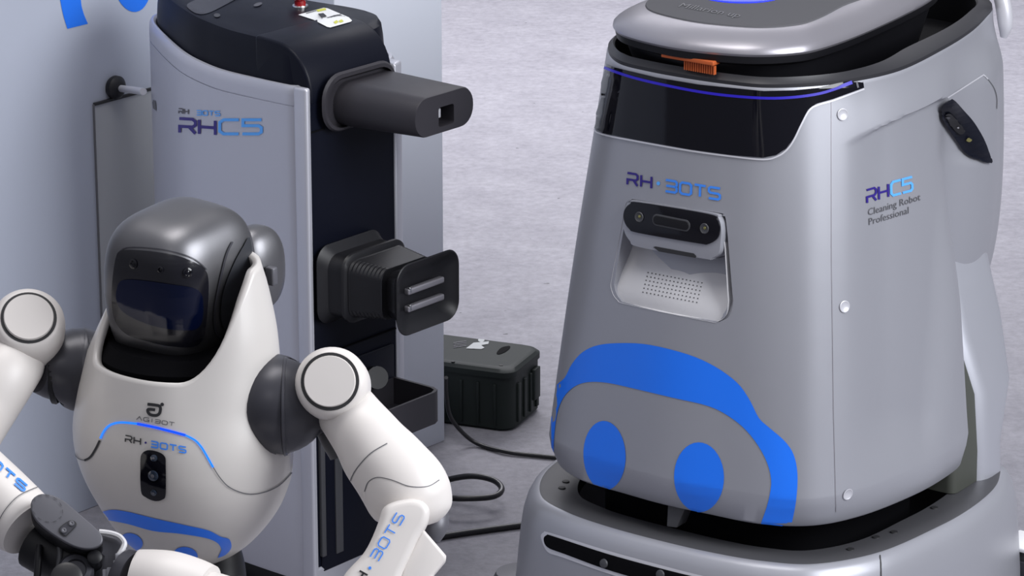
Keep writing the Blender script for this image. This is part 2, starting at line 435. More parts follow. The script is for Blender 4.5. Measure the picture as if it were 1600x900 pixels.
for i in range(NV):
    z = zm+(zr-zm)*i/(NV-1); row = []
    base = body_sec(z)
    for (x, y) in base:
        p = L(x, y, z); r = Vector((x, y-.35)).normalized()
        if abs(x) > .12: d = side_disp(p)
        else: d = 0
        row.append(p-(UX*r.x+VY*r.y)*d)
    secs.append(row)
secs.append([L(x, y, zr+.004) for x, y in scale(S_rim, .003)])
secs.append([L(x, y, zr+.004) for x, y in scale(S_rim, .012)])
secs.append([L(x, y, .95) for x, y in scale(S_rim, .03)])
body = loft('body_shell', secs, 'silver', cr)
TB = bvh(body)
# lens and speaker recess in the front
nF = hit(TB, 1050, 400)[1]; pF = hit(TB, 1050, 400, 0)[0]
eX = Vector((0, 0, 1)).cross(nF).normalized(); eX = eX if eX.x > 0 else -eX; eZ = nF.cross(eX); eZ = eZ if eZ.z > 0 else -eZ
out2 = sm2([(977, 322), (984, 314), (996, 313), (1113, 332), (1125, 338), (1130, 352), (1137, 455), (1138, 474), (1134, 494), (1120, 503), (1106, 502), (985, 477), (964, 468), (955, 450), (957, 430), (970, 362)], 5, True)
pl3 = [onp(x, y, pF, nF) for x, y in out2]
q2 = [((p-pF).dot(eX), (p-pF).dot(eZ)) for p in pl3]
ztop = max(q[1] for q in q2); zlo = min(q[1] for q in q2)
def rdepth(z): return .0050+.033*sstep(zlo+.004, zlo+.105, z)
# pocket
V = []; Fs = []; n = len(q2)
for k, (x, z) in enumerate(q2): V.append(pF+eX*x+eZ*z+nF*.03)
for k, (x, z) in enumerate(q2): V.append(pF+eX*x+eZ*z-nF*(rdepth(z)+.010))
for k in range(n): Fs.append((k, (k+1) % n, n+(k+1) % n, n+k))
Fs += [tuple(range(n)), tuple(range(n, 2*n))]
cutter = mesh('cutter', V, Fs, None, None, smooth=False)
bm = bmesh.new(); bm.from_mesh(cutter.data); bmesh.ops.triangulate(bm, faces=bm.faces); bm.to_mesh(cutter.data); bm.free()
cut(body, cutter)
# liner of the pocket
def grid_in(poly, stp):
    b = bmesh.new(); vs = [b.verts.new((x, y, 0)) for x, y in poly]; b.faces.new(vs); bmesh.ops.triangulate(b, faces=b.faces)
    for ax in (0, 1):
        lo = min(v.co[ax] for v in b.verts); hi = max(v.co[ax] for v in b.verts); k = lo+stp
        while k < hi:
            pc = [0, 0, 0]; pc[ax] = k; nn = [0, 0, 0]; nn[ax] = 1
            bmesh.ops.bisect_plane(b, geom=list(b.verts)+list(b.edges)+list(b.faces), plane_co=pc, plane_no=nn, dist=1e-6); k += stp
    b.verts.index_update(); r = ([v.co.copy() for v in b.verts], [[v.index for v in f.verts] for f in b.faces]); b.free(); return r
gv, gf = grid_in([(x*.985, z*.985+(1-.985)*(ztop+zlo)/2) for x, z in q2], .006)
def onbody(x, z, o):
    a, b = pix(pF+eX*x+eZ*z); return hit(TB, a, b, 0)[0]+nF*o
V = [onbody(v.x, v.y, -rdepth(v.y)) for v in gv]; Fs = list(gf)
liner = mesh('speaker_recess', V, Fs, 'white_part', cr, label='pale recess in the front that slopes back under the lens block')
V = []; Fs = []; k0 = 0
for (x, z) in q2: V.append(onbody(x, z, .0008))
for (x, z) in q2: x1, z1 = x*.985, z*.985+(1-.985)*(ztop+zlo)/2; V.append(onbody(x1, z1, -rdepth(z1)))
for k in range(n): Fs.append((k0+k, k0+(k+1) % n, k0+n+(k+1) % n, k0+n+k))
mesh('recess_wall', V, Fs, 'white_part', cr)
TL = bvh(liner)
# speaker holes
hp = []
for r in range(6):
    for c in range(15):
        x = 1013+c*6.0-r*1.6; y = 426+r*6.1+c*1.15
        hp.append(ell(x, y, 1.1, 1.0, 0, 6))
decal('speaker_holes', hp, TL, 'groove', liner, step=200, holes=True)
# lens block: a pill shaped brow with a black glass face
pill = sm2([(975, 340), (977, 325), (986, 315), (1000, 314), (1110, 332), (1124, 341), (1128, 358), (1127, 378), (1124, 395), (1112, 404), (1100, 404), (1000, 386), (985, 376), (976, 360)], 5, True)
P3 = [onp(x, y, pF, nF) for x, y in pill]
brow = prism('lens_block', [p-nF*.036 for p in P3], nF*.038, 'silver', cr, bev=.004, seg=4)
pill2 = sm2([(976, 343), (977, 328), (986, 318), (1000, 316), (1108, 334), (1122, 343), (1126, 356), (1122, 372), (1108, 381), (1092, 380), (1000, 364), (984, 357)], 5, True)
P3 = [onp(x, y, pF+nF*.002, nF) for x, y in pill2]
gl = prism('lens_glass', P3, nF*.003, 'gloss_black', brow, bev=.001, label='black glass lens window')
for x, y in ((999, 339), (1101, 357)):
    c = onp(x, y, pF+nF*.005, nF)
    revolve('camera_lens', c, nF, [(.0, 0), (.0075, 0), (.0085, .001), (.0075, .002), (.006, .001), (0, .001)], 'charcoal', brow)
    revolve('camera_lens', c+eX*.001+eZ*.001, nF, [(.0026, .0012), (.0022, .002), (0, .0024)], 'lens_gold', brow, n=16)
cc = onp(1049, 348, pF+nF*.005, nF)
prism('lens_bar', frame(cc, eX*.985-eZ*.0, eZ, [(a, b) for a, b in rrect(.074, .019, .009)]), nF*.001, 'charcoal', brow, bev=.0005)
prism('lens_bar', frame(cc+nF*.0008, eX, eZ, rrect(.068, .014, .0065)), nF*.0012, 'black', brow, bev=.0005)
P3 = [onp(x, y, pF+nF*.0022, nF) for x, y in [(1021, 386), (1024, 385), (1084, 396), (1088, 400), (1087, 403), (1030, 393)]]
prism('air_slot', P3, nF*.0006, 'groove', brow, label='narrow dark slot')
# black display band
band = [(924, 89), (932, 91), (960, 105), (1027, 121), (1093, 132), (1193, 142), (1240, 141), (1280, 137), (1325, 127), (1346, 119), (1349, 137), (1300, 155), (1275, 162), (1262, 171), (1250, 194), (1239, 217), (1228, 232), (1213, 242), (1193, 246), (1143, 242), (1077, 233), (993, 218), (943, 208), (930, 200), (920, 180), (917, 150), (919, 112)]
lip = sm2([(917, 140), (919, 178), (929, 201), (943, 210), (993, 220), (1077, 235), (1143, 244), (1193, 249), (1215, 244), (1230, 233), (1241, 217), (1252, 194), (1264, 172), (1277, 164), (1301, 157), (1349, 139)], 5)
bd = decal('display_band', band, TB, 'gloss_black', cr, off=.002, step=8, label='glossy black wraparound display band')
strokes('band_trim', [lip], 2.6, TB, 'light_silver', cr, off=.0025, label='bright metal lip under the display band')
led = sm2([(927, 97), (960, 111), (1010, 126), (1093, 143), (1160, 151), (1220, 153), (1280, 146), (1330, 129)], 6)
strokes('light_strip', [led], 4.2, TB, 'led_blue', bd, off=.003, label='blue lit line')
strokes('band_mark', [[(1335, 121), (1339, 137)]], 3, TB, 'wrist_grey', bd, off=.0032)
# face outline and eyes
outer = sm2([(873, 737), (858, 724), (853, 689), (857, 645), (867, 607), (883, 590), (894, 569), (911, 550), (936, 539), (974, 536), (1017, 539), (1076, 554), (1118, 573), (1152, 598), (1171, 624), (1186, 653), (1202, 668), (1226, 689), (1240, 710), (1246, 740), (1244, 782), (1236, 823)], 4)
inner = sm2([(1189, 818), (1201, 782), (1205, 748), (1195, 714), (1173, 680), (1146, 655), (1109, 635), (1050, 621), (991, 607), (949, 598), (919, 597), (898, 604), (881, 621), (871, 647), (866, 689), (867, 718), (874, 735)], 4)
decal('face_outline', outer+inner, TB, 'blue', cr, step=9, label='blue vinyl face outline')
decal('face_eye', ell(945, 711.5, 33, 54, -.04), TB, 'blue', cr, step=9, label='blue oval eye nearer the left edge')
decal('face_eye', ell(1092.5, 745.5, 39, 54.5, -.02), TB, 'blue', cr, step=9, label='blue oval eye nearer the front corner')
# lettering
lettering('lettering', 'RH', (980.5, 288), (16, 2.6), (.5, -18), .35, 3.4, TB, 'navy', cr)
decal('lettering', ell(1029, 286.5, 2.8, 3), TB, 'light_blue', cr)
lettering('lettering', 'BOTS', (1040.5, 298.5), (17.2, 2.75), (.5, -17.5), .305, 3.6, TB, 'blue_print', cr)
lettering('lettering', 'RH', (1354, 317), (14.5, -4.2), (-.5, -20), .3, 3.4, TB, 'navy', cr)
lettering('lettering', 'C5', (1392, 306), (15, -4.0), (-.5, -21), .18, 3.6, TB, 'light_blue', cr)
fonttext('lettering', 'Cleaning Robot', (1355, 337), (13.1, -3.9), (-.3, -15.5), TB, 'grey_print', cr)
fonttext('lettering', 'Professional', (1356, 352), (13.1, -3.9), (-.3, -15.5), TB, 'grey_print', cr)
for x, y in ((1316, 179), (1319, 479), (1324, 772)):
    p, nn = hit(TB, x, y, 0)
    revolve('shell_screw', p, nn, [(.0, .0005), (.0085, .0005), (.0098, .0018), (.0088, .0022), (.0065, .0008), (0, .0006)], 'light_silver', cr, n=20)
strokes('shell_seam', [[(1299, 157), (1299, 400), (1302, 640), (1306, 800)]], 1.1, TB, 'lid_grey', cr, off=.0006)
# grip with buttons (dark lens on the flank)
lens = sm2([(1478, 155), (1470, 162), (1466, 175), (1468, 188), (1478, 203), (1492, 222), (1505, 241), (1520, 250), (1545, 254), (1541, 238), (1532, 215), (1517, 190), (1500, 171), (1487, 158)], 4, True)
def flank_print(name, poly, m, parent, offs, step=6, label=None): return decal(name, poly, TB, m, parent, off=offs, step=step, label=label)
gp = flank_print('grip_panel', lens, 'dock_black', cr, .006, label='black pointed grip panel with buttons')
bt = sm2([(1473, 176), (1479, 171), (1486, 175), (1500, 194), (1504, 201), (1499, 206), (1492, 203), (1478, 186)], 4, True)
flank_print('button_pad', bt, 'rubber', gp, .0085)
flank_print('button', ell(1510, 215, 4.5, 3.2), 'lens_gold', gp, .0085)
flank_print('button', ell(1493, 194, 1.6, 1.4), 'chrome', gp, .0095)
flank_print('button', ell(1478, 177, 3, 2), 'wrist_grey', gp, .0095)
strokes('wing_edge', [sm2([(1480, 153), (1530, 121), (1537, 118), (1543, 124)], 4)], 1.8, TB, 'light_silver', cr, off=.001)
strokes('wing_edge', [sm2([(1540, 120), (1552, 136), (1557, 152), (1557, 170)], 4)], 1, TB, 'seam', cr, off=.001)
# charcoal rim, opening, lid
def ringloft(name, prof, m, parent, label=None):
    return loft(name, [[L(x, y, z) for x, y in s] for s, z in prof], m, parent, cap0=False, cap1=False, label=label)
def inset_var(A, df, ds, c=(0, .35)):
    o = []
    for x, y in A:
        r = math.hypot(x-c[0], y-c[1]); k = sstep(.12, .42, y); d = df+(ds-df)*k; q = (r-d)/r
        o.append((c[0]+(x-c[0])*q, c[1]+(y-c[1])*q))
    return o
ringloft('opening_rim', [(scale(S_rim, .0015), .999), (scale(S_rim, .002), 1.008), (inset_var(S_rim, .006, .01), 1.012), (inset_var(S_rim, .009, .036), 1.018), (inset_var(S_rim, .012, .040), 1.015)], 'rim_grey', cr, 'charcoal rim around the top opening')
ringloft('opening_wall', [(inset_var(S_rim, .012, .040), 1.015), (inset_var(S_rim, .013, .041), .955)], 'deep_black', cr)
loft('tank_opening', [[L(x, y, .957) for x, y in inset_var(S_rim, .014, .044)], [L(x, y, .953) for x, y in inset_var(S_rim, .02, .05)]], 'deep_black', cr)
S_lid = radial(sym([(0, .052), (.07, .062), (.13, .085), (.172, .128), (.192, .18), (.198, .298), (.188, .452), (.165, .61), (.13, .70), (.06, .74), (0, .745)], -.025))
S_lid = scale(S_lid, .006)
loft('lid_gasket', [[L(x, y, .957) for x, y in scale(S_lid, .05)], [L(x, y, 1.03) for x, y in scale(S_lid, .02)], [L(x, y, 1.037) for x, y in scale(S_lid, .004)], [L(x, y, 1.049) for x, y in scale(S_lid, .001)]], 'black', cr, label='black underside of the lid')
lid = loft('lid', [[L(x, y, z) for x, y in scale(S_lid, d)] for d, z in ((.001, 1.049), (-.002, 1.053), (-.001, 1.058), (.006, 1.065), (.016, 1.0715), (.032, 1.079), (.05, 1.084), (.054, 1.0845))], 'lid_grey', cr, label='grey metallic lid')
plat = loft('lid_plateau', [[L(x, y, 1.083) for x, y in scale(S_lid, .052)], [L(x, y, 1.0865) for x, y in scale(S_lid, .054)], [L(x, y, 1.0868) for x, y in scale(S_lid, .06)]], 'lid_top', lid)
TP = bvh(plat)
cdome = gz(1157, -10, 1.087)
revolve('status_lamp', cdome, Z, [(.0, 0), (.072, 0), (.072, .002), (.066, .004), (.04, .006), (0, .007)], 'dome_blue', cr, label='round blue status lamp on the lid')
fonttext('lettering', 'Millarion up', (1058, 11), (20, 3.6), (7, -9), TP, 'chrome', plat, shear=.25)
# orange brush under the lid
c0 = gz(1033, 86, 1.035); c1 = gz(1114, 100, 1.035); d = (c1-c0).normalized(); nb = Vector((-d.y, d.x, 0))
br = box('brush', (c0+c1)/2+nb*.01, ((c1-c0).length, .02, .007), (d, nb, Z), 'orange', cr, .001, label='orange brush hanging under the lid')
for k in range(14):
    p = c0.lerp(c1, .42+.56*k/13)+nb*.008-Z*.012
    box('bristle', p, (.0022, .006, .014), (d, nb, Z), 'orange', br, 0)
# inner core below the shell
loft('core', [[L(x, y, z) for x, y in scale(S_bot, .085)] for z in (.14, .32)], 'deep_black', cr, label='black undercarriage between shell and skirt')
prism('hitch', [gz(1028, 793, .30)+VY*.03, gz(1056, 800, .30)+VY*.03, gz(1052, 828, .262)+VY*.01, gz(1036, 826, .262)+VY*.01], VY*.03, 'charcoal', cr, bev=.002)
# skirt
ringloft_prof = [(scale(S_ring, .068), .225), (scale(S_ring, .066), .244), (scale(S_ring, .004), .248), (S_ring, .247)]
sh = ringloft('skirt_shelf', ringloft_prof, 'ledge_grey', cr, 'dark ledge on top of the skirt')
skp = [(0, .247), (-.006, .246), (-.014, .240), (-.022, .226), (-.028, .206), (-.032, .18), (-.037, .13), (-.042, .07), (-.044, .035), (-.03, .03)]
skirt = loft('skirt', [[L(x, y, z) for x, y in scale(S_ring, d)] for d, z in skp], 'silver', cr, cap0=False, cap1=False, label='silver base skirt')
TS = bvh(skirt)
loft('base_plate', [[L(x, y, z) for x, y in scale(S_ring, .0)] for z in (.03, .06)], 'black', cr)
slot_o = sm2([(846, 840), (850, 832), (862, 833), (949, 860), (1033, 883), (1100, 900), (1200, 920), (1300, 928), (1330, 930), (1330, 950), (1290, 955), (1180, 945), (1050, 922), (960, 899), (880, 871), (856, 862)], 5, True)
slot_i = sm2([(851, 842), (856, 836), (866, 838), (949, 865), (1033, 888), (1100, 904), (1200, 924), (1300, 932), (1325, 935), (1325, 945), (1290, 950), (1180, 940), (1050, 916), (960, 893), (885, 866), (857, 855)], 5, True)
decal('slot_trim', slot_o, TS, 'light_silver', skirt, off=.001, step=10, label='bright lip around the sensor slot')
decal('sensor_slot', slot_i, TS, 'deep_black', skirt, off=.0022, step=10, label='long black sensor slot')
for x, y in ((945, 880), (1033, 897)):
    p, nn = hit(TS, x, y, .0022); revolve('sensor', p, nn, [(0, 0), (.008, 0), (.007, .003), (.003, .004), (0, .004)], 'charcoal', skirt, n=16)
strokes('shell_seam', [[(1374, 861), (1376, 880), (1377, 940)]], 2, TS, 'groove', skirt, off=.0008)
TSh = bvh(sh)
for x, y in ((884, 753), (878, 763), (1313, 851), (1329, 859), (1369, 840), (1397, 832), (1460, 794)):
    h = hit(TSh, x, y, 0)
    if h: revolve('ledge_screw', h[0], Z, [(.0, .002), (.0035, .002), (.006, .002), (.0065, 0)], 'groove', sh, n=14)
# rear column, handle knob, bumper, wheels
def colsec(xr, y0, y1, z, r=.04): return [L(x, y+(y0+y1)/2, z) for x, y in rrect(2*xr, y1-y0, r, 5)]
csec = []
for z, xr in ((.245, .316), (.30, .312), (.40, .302), (.50, .262), (.60, .232)):
    csec.append(colsec(xr, .512, .615+.08*sstep(.28, .5, z), z))
csec.append(colsec(.19, .56, .68, .68, .03))
loft('rear_gap_fill', [colsec(xr-.006, .44, .56, z, .015) for z, xr in ((.246, .308), (.30, .306), (.40, .296), (.50, .256), (.58, .230))], 'gap_olive', cr, label='dark strip put in for the dark gap between shell and rear column')  # added strip, its dark olive stands in for the shaded gap
for a_, b_ in ((1530, 653),):
    p_ = onp(a_, b_, L(.29, .5, .5), UX); revolve('gap_screw', p_, UX, [(0, 0), (.006, 0), (.007, .004), (0, .004)], 'charcoal', cr, n=14)
loft('rear_column', csec, 'silver_side', cr, label='silver upright column behind the shell')
kb = L(.19, .66, 1.0)
hp3 = L(.17, .80, .9)
tube('rear_handle', [onp(1556, -30, hp3, VY), onp(1567, 5, hp3, VY), onp(1571, 38, hp3, VY), onp(1568, 58, hp3, VY)], [.012, .014, .013, .006], 'light_silver', cr, n=16, label='small pale grip at the rear rim')
revolve('corner_bumper', L(-.338, .08, .001), Z, [(.0, 0), (.045, 0), (.052, .01), (.052, .06), (.045, .075), (0, .078)], 'wrist_grey', cr, label='grey round corner bumper')
for sx in (-1, 1):
    for yy in (.15, .5):
        revolve('wheel', L(.26*sx-.02, yy, .055), UX, [(0, 0), (.05, 0), (.055, .005), (.055, .035), (.05, .04), (0, .04)], 'rubber', cr, n=28)

# ================================================================== DOCKING STATION
NF = -3.79
dk = empty('docking_station', D(4.26, NF-.25, 0), 'tall silver and black docking station with a bellows connector, behind the white humanoid', 'machine')
def dsec(half_in, z): return [D(a, n, z) for a, n in half_in]
plan = [(4.147, -3.792), (4.119, -3.797), (4.115, -3.84), (4.117, -3.95), (4.124, -4.02), (4.14, -4.09), (4.18, -4.175), (4.225, -4.245), (4.27, -4.275), (4.32, -4.26), (4.37, -4.18), (4.41, -4.06), (4.425, -3.95), (4.42, -3.87), (4.395, -3.82), (4.345, -3.795), (4.25, -3.795)]
cD = (4.26, -4.02)
P_d = radial(plan, cD, 160)
def dscale(d): return scale(P_d, d, cD)
zs0, zs1, zs2, zs3 = .04, .445, .895, .93
def wav(a, n, z, k=0.0):      # the rim rises a little towards the wall
    return D(a, n, z+k*sstep(-3.95, -4.28, n))
s_ = []
for z, d in ((zs0, .004), (zs0+.006, .0), (.2, 0), (zs1-.0015, 0), (zs1-.0015, .003), (zs1+.0015, .003), (zs1+.0015, 0), (.6, 0), (.75, 0), (zs2-.001, 0), (zs2-.001, .002), (zs2+.001, .002), (zs2+.001, 0), (.912, 0), (.922, .001), (.928, .005), (.929, .010), (.926, .015), (.905, .017)):
    s_.append([wav(a, n, z, .03*sstep(.6, .93, z)) for a, n in dscale(d)])
dbody = loft('side_shell', s_, 'dock_silver', dk, label='silver rounded side shell')
s_ = []
for z, d in ((.86, .016), (.90, .0165), (.93, .017), (.965, .020), (.985, .023), (.995, .029), (.998, .040)):
    row = []
    for a, n in dscale(d):
        zz = z+.02*sstep(-3.95, -4.28, n)
        if n > -3.885: zz = min(zz, .912+.085*math.sqrt(max(0, 1-((max(n, -3.855)+3.855)/.08)**2))-.0025)
        row.append(D(a, n, zz))
    s_.append(row)
cap = loft('top_cap', s_, 'dock_black', dk, label='black top housing')
# black front column: profile in (n, z) swept across u
uL, uR = 4.124, 4.338
prof0 = [(-3.80, .06), (-3.775, .06), (-3.775, .90), (-3.80, .90)]
prof = [(-3.80, .895), (-3.775, .895)]
for k in range(9):
    a = math.radians(90*k/8); prof.append((-3.855+.08*math.cos(a), .912+.085*math.sin(a)))
prof += [(-3.90, 1.0), (-3.90, .935), (-3.83, .92)]
prism('front_column', [D(uL, n, z) for n, z in prof0], UD*(uR-uL), 'dock_black', dk, label='black front column')
fc = prism('front_hood', [D(uL+.004, n, z) for n, z in prof], UD*(uR-uL-.004), 'dock_black', dk, bev=.006, seg=3, label='black hood that curves over the top')
# silver frame round the black column and lower door
prism('front_frame', [D(uL-.012, -3.80, .032), D(uL-.012, -3.80, .93), D(uL+.001, -3.80, .93), D(uL+.001, -3.80, .07), D(uR-.0, -3.80, .07), D(uR+.0, -3.80, .93), D(uR+.03, -3.81, .93), D(uR+.03, -3.81, .032)], ND*.03, 'dock_silver', dk, bev=.005, seg=3, label='silver frame around the black column')
box('lower_door', D((uL+uR)/2, -3.773, .245), (uR-uL-.02, .37, .006), (UD, Z, ND), 'dock_black', dk, .004)
box('door_strip', D(uL+.012, -3.771, .26), (.010, .34, .008), (UD, Z, ND), 'charcoal', dk, .001)
box('door_strip', D(uL+.052, -3.771, .25), (.018, .33, .008), (UD, Z, ND), 'charcoal', dk, .001)
box('column_seam', D((uL+uR)/2, -3.7735, .455), (uR-uL-.004, .002, .004), (UD, Z, ND), 'deep_black', dk, 0)
box('column_seam', D(uL+.018, -3.7735, .852), (.034, .002, .004), (UD, Z, ND), 'deep_black', dk, 0)
loft('base', [[D(a, n, z) for a, n in dscale(.03)] for z in (0, .05)], 'black', dk, label='black base')
for k, (x, y) in enumerate(((546, 872), (545, 880), (530, 888), (559, 870))):
    p = onp(x, y, D(4.2, -3.80, 0), ND); revolve('caster', p, ND, [(.0, 0), (.005, 0), (.006, .004), (0, .006)], 'chrome', dk, n=12)
# hopper arm
def arm_sec(cx, cy, nn, w, h, r, tilt=0):
    c = onp(cx, cy, D(4.2, nn, 0), ND); return frame(c, UD, Z, rrect(w, h, r, 7))
nA = -3.774
collar = [arm_sec(561, 150, nA-.004, .190, .102, .044), arm_sec(562, 150, nA+.012, .190, .102, .044), arm_sec(565, 151, nA+.016, .184, .096, .042), arm_sec(566, 152, nA+.016, .176, .086, .04), arm_sec(566, 152, nA+.004, .170, .082, .038)]
loft('hopper_collar', collar, 'arm_grey', dk)
e0 = arm_sec(568, 152, nA+.0, .164, .078, .036); e1 = arm_sec(692.5, 175.0, nA+.168, .153, .069, .0325); e2 = arm_sec(694.5, 175.5, nA+.171, .150, .066, .031)
hop = loft('hopper_arm', [e0, [p.lerp(q, .5) for p, q in zip(e0, e1)], e1, e2], 'arm_grey', dk, label='dark grey arm with a flat end')
c = onp(696, 180, D(4.2, nA+.169, 0), ND); ctr = frame(c-ND*.05, UD, Z, rrect(.040, .034, .005, 3))
kt = prism('cutter', ctr, ND*.08, None, None, smooth=False)
cut(hop, kt)
box('nozzle_socket', c-ND*.047, (.046, .04, .004), (UD, Z, ND), 'deep_black', hop, 0)
c2 = onp(686.5, 177, D(4.2, nA+.160, 0), ND); box('socket_tab', c2-ND*.004, (.008, .016, .008), (UD, Z, ND), 'light_silver', hop, .001)
# bellows connector
bl = [(545, 432, .000, .168, .140, .03), (547, 432, .012, .168, .140, .03), (550, 433, .015, .162, .132, .028), (560, 434, .022, .155, .113, .026), (580, 438, .048, .152, .112, .026), (582, 438, .050, .160, .122, .028), (586, 439, .054, .160, .122, .028), (589, 439, .057, .150, .110, .024)]
sec = [arm_sec(x, y, nA+n_, w_, h_, r_) for x, y, n_, w_, h_, r_ in bl]
loft('connector_collar', sec, 'rubber', dk)
sec = []
for k in range(19):
    t = k/18; g = .0022 if k % 2 else 0
    sec.append(arm_sec(590+t*46, 439+t*11, nA+.058+t*.06, .150-.02*t-g, .102-.012*t-g, .022))
loft('bellows', sec, 'rubber', dk, label='black ribbed bellows')
ml = [(636, 450, .112, .115, .080, .02), (655, 454, .135, .128, .092, .022), (668, 457, .160, .160, .123, .030), (669, 457, .163, .163, .126, .031), (669.5, 457.5, .164, .160, .122, .030), (668, 457, .160, .150, .110, .026), (660, 455, .148, .112, .084, .018), (658, 455, .145, .02, .02, .004)]
sec = [arm_sec(x, y, nA+n_, w_, h_, r_) for x, y, n_, w_, h_, r_ in ml]
mouth = loft('connector_mouth', sec, 'rubber', dk, label='black flared connector mouth')
for yy in (446, 473):
    c = onp(663, yy, D(4.2, nA+.152, 0), ND); box('contact_bar', c, (.094, .011, .012), (UD, Z, ND), 'lid_grey', mouth, .003, 3, label='metal contact bar')
    c = onp(640, yy+7, D(4.2, nA+.156, 0), ND); box('contact_tip', c, (.005, .010, .006), (UD, Z, ND), 'chrome', mouth, .001)
# drip tray
c = onp(612, 640, D(4.2, nA+.10, 0), ND)
tc_ = onp(683, 606, D(4.2, nA+.10, 0), ND)
zt = tc_.z; uT = tc_.dot(UD); w_ = .155; dpt = .112; hh = .058
def tr(ua_, na_, z): return D(ua_, na_, z)
outr = [(uT-w_, nA), (uT-w_, nA+dpt-.015), (uT-w_+.005, nA+dpt-.005), (uT-w_+.015, nA+dpt), (uT-.02, nA+dpt), (uT-.006, nA+dpt-.006), (uT, nA+dpt-.02), (uT, nA)]
cxx, cyy = uT-w_/2, nA+dpt/2
inn = [(cxx+(a-cxx)*.93, cyy+(n_-cyy)*.92) for a, n_ in outr]
loft('drip_tray', [[tr(a, n_, zt-hh) for a, n_ in outr], [tr(a, n_, zt) for a, n_ in outr], [tr(a, n_, zt) for a, n_ in inn], [tr(a, n_, zt-hh+.01) for a, n_ in inn]], 'arm_grey', dk, label='dark grey open tray')
tube('tray_knob', [onp(575, 590, D(4.2, nA-.01, 0), ND), onp(590, 590, D(4.2, nA+.03, 0), ND)], .020, 'rubber', dk, n=16, smoothn=1)
# wall foot
k0 = onp(224, 143, D(4.2, -4.26, 0), ND)
kz = k0.z; ku = k0.dot(UD)
kp = onp(183, 137, D(4.2, WN+.012, 0), ND)
tube('wall_foot_rod', [k0-ND*.0, kp+ND*.01], .0065, 'light_silver', dk, n=12, smoothn=1, label='threaded metal rod')
revolve('wall_foot', kp-ND*.011, ND, [(0, 0), (.019, 0), (.0215, .004), (.0215, .012), (.015, .019), (.008, .022), (0, .022)], 'rubber', dk, label='black round foot pressed against the wall')
p = onp(236, 168, D(4.13, -4.2, 0), -UD+ND*-.4)
# top details
TC = bvh(cap, fc)
decal('touch_screen', sm2([(297, 16), (292, 9), (300, 3), (330, -8), (390, -28), (400, -20), (345, 12), (322, 22), (308, 22)], 4, True), TC, 'joint_grey', cap, off=.001, label='faint grey touch screen')
decal('top_button', ell(339, 25, 5, 3), TC, 'charcoal', cap, off=.0015)
decal('top_button', ell(403, 8, 7, 2.5, -.3), TC, 'wrist_grey', cap, off=.0015)
h = hit(TC, 469, 11, 0)[0]
estop = revolve('emergency_stop', h, Z, [(0, 0), (.0125, 0), (.0125, .003), (.010, .004), (.010, .012), (.0165, .016), (.0165, .026), (.012, .031), (0, .033)], 'red', dk, label='red emergency stop button')
revolve('stop_collar', h, Z, [(0, -.001), (.0140, -.001), (.0145, .002), (.0135, .004), (0, .004)], 'chrome', estop)
st = decal('paper_sticker', [(466, 24), (506, 13), (512, 14), (545, 28), (550, 33), (548, 35), (516, 44), (511, 43), (490, 32)], TC, 'paper', dk, off=.0012, step=8, label='white paper sticker with printing')
decal('sticker_print', [(497, 23), (505, 22), (511, 27), (503, 29)], TC, 'black_print', st, off=.002)
decal('sticker_print', [(494, 17), (508, 14), (510, 17), (497, 20)], TC, 'yellow', st, off=.002)
decal('sticker_print', [(521, 36), (526, 33), (529, 36), (524, 39)], TC, 'yellow', st, off=.002)
decal('sticker_print', [(529, 34), (534, 32), (537, 35), (531, 37)], TC, 'yellow', st, off=.002)
for k in range(4): decal('sticker_print', [(478+k*4, 22-k*1.2), (494+k*3, 17.5-k), (494.5+k*3, 18.5-k), (478.5+k*4, 23-k*1.2)] if k < 1 else [(506+k*5, 30-k), (518+k*5, 26-k), (519+k*5, 26.8-k), (507+k*5, 30.8-k)], TC, 'grey_print', st, off=.002)
TD = bvh(dbody)
lettering('lettering', 'RH', (280, 177), (6.5, .5), (0, -7.5), .3, 1.6, TD, 'grey_print', dk)
lettering('lettering', 'BOTS', (308, 179.5), (7.4, .3), (0, -7), .3, 1.6, TD, 'light_blue', dk)
lettering('lettering', 'RH', (281, 207), (25, 1.6), (0, -22), .24, 4.6, TD, 'navy', dk)
lettering('lettering', 'C5', (344, 209), (29.5, .0), (.3, -22), .2, 4.6, TD, 'light_blue', dk)
decal('side_slot', [(230, 150), (244, 158), (245, 173), (231, 163)], TD, 'seam', dbody, off=.001)

# ================================================================== BATTERY BOX, CABLES, FLOOR DEVICE
tb = math.radians(22); BX = Vector((math.cos(tb), math.sin(tb), 0)); BY = Vector((-math.sin(tb), math.cos(tb), 0))
BS = Vector((math.sin(tb), math.cos(tb), 0)); BY = Vector((-math.sin(tb), math.cos(tb), 0))
# the box faces the camera: long side runs to the left and slightly towards the camera
BX = Vector((math.cos(tb), -math.sin(tb), 0)); BY = Vector((math.sin(tb), math.cos(tb), 0))
fcn = gz(799, 677, 0)
bb = empty('battery_box', fcn-BX*.13+BY*.08, 'dark ribbed plastic case with a white sticker, on the floor behind the grey post', 'case')
def B(x, y, z): return fcn+BX*x+BY*y+Z*z
bh = .130
Wd, Dp = .27, .165
def bsec(i, z): return [B(-Wd/2+x, Dp/2+y, z) for x, y in rrect(Wd-2*i, Dp-2*i, .028, 5)]
loft('case_body', [bsec(.006, 0), bsec(.0, .006), bsec(0, bh-.018), bsec(-.003, bh-.017), bsec(-.003, bh-.006), bsec(.003, bh)], 'battery', bb)
for k in range(7):
    box('rib', B(-.035-k*.036, -.001, bh*.42), (.005, .006, bh*.68), (BX, BY, Z), 'battery', bb, .001)
for k in range(4):
    box('rib', B(.001, .035+k*.033, bh*.42), (.006, .012, bh*.62), (BX, BY, Z), 'battery', bb, .001)
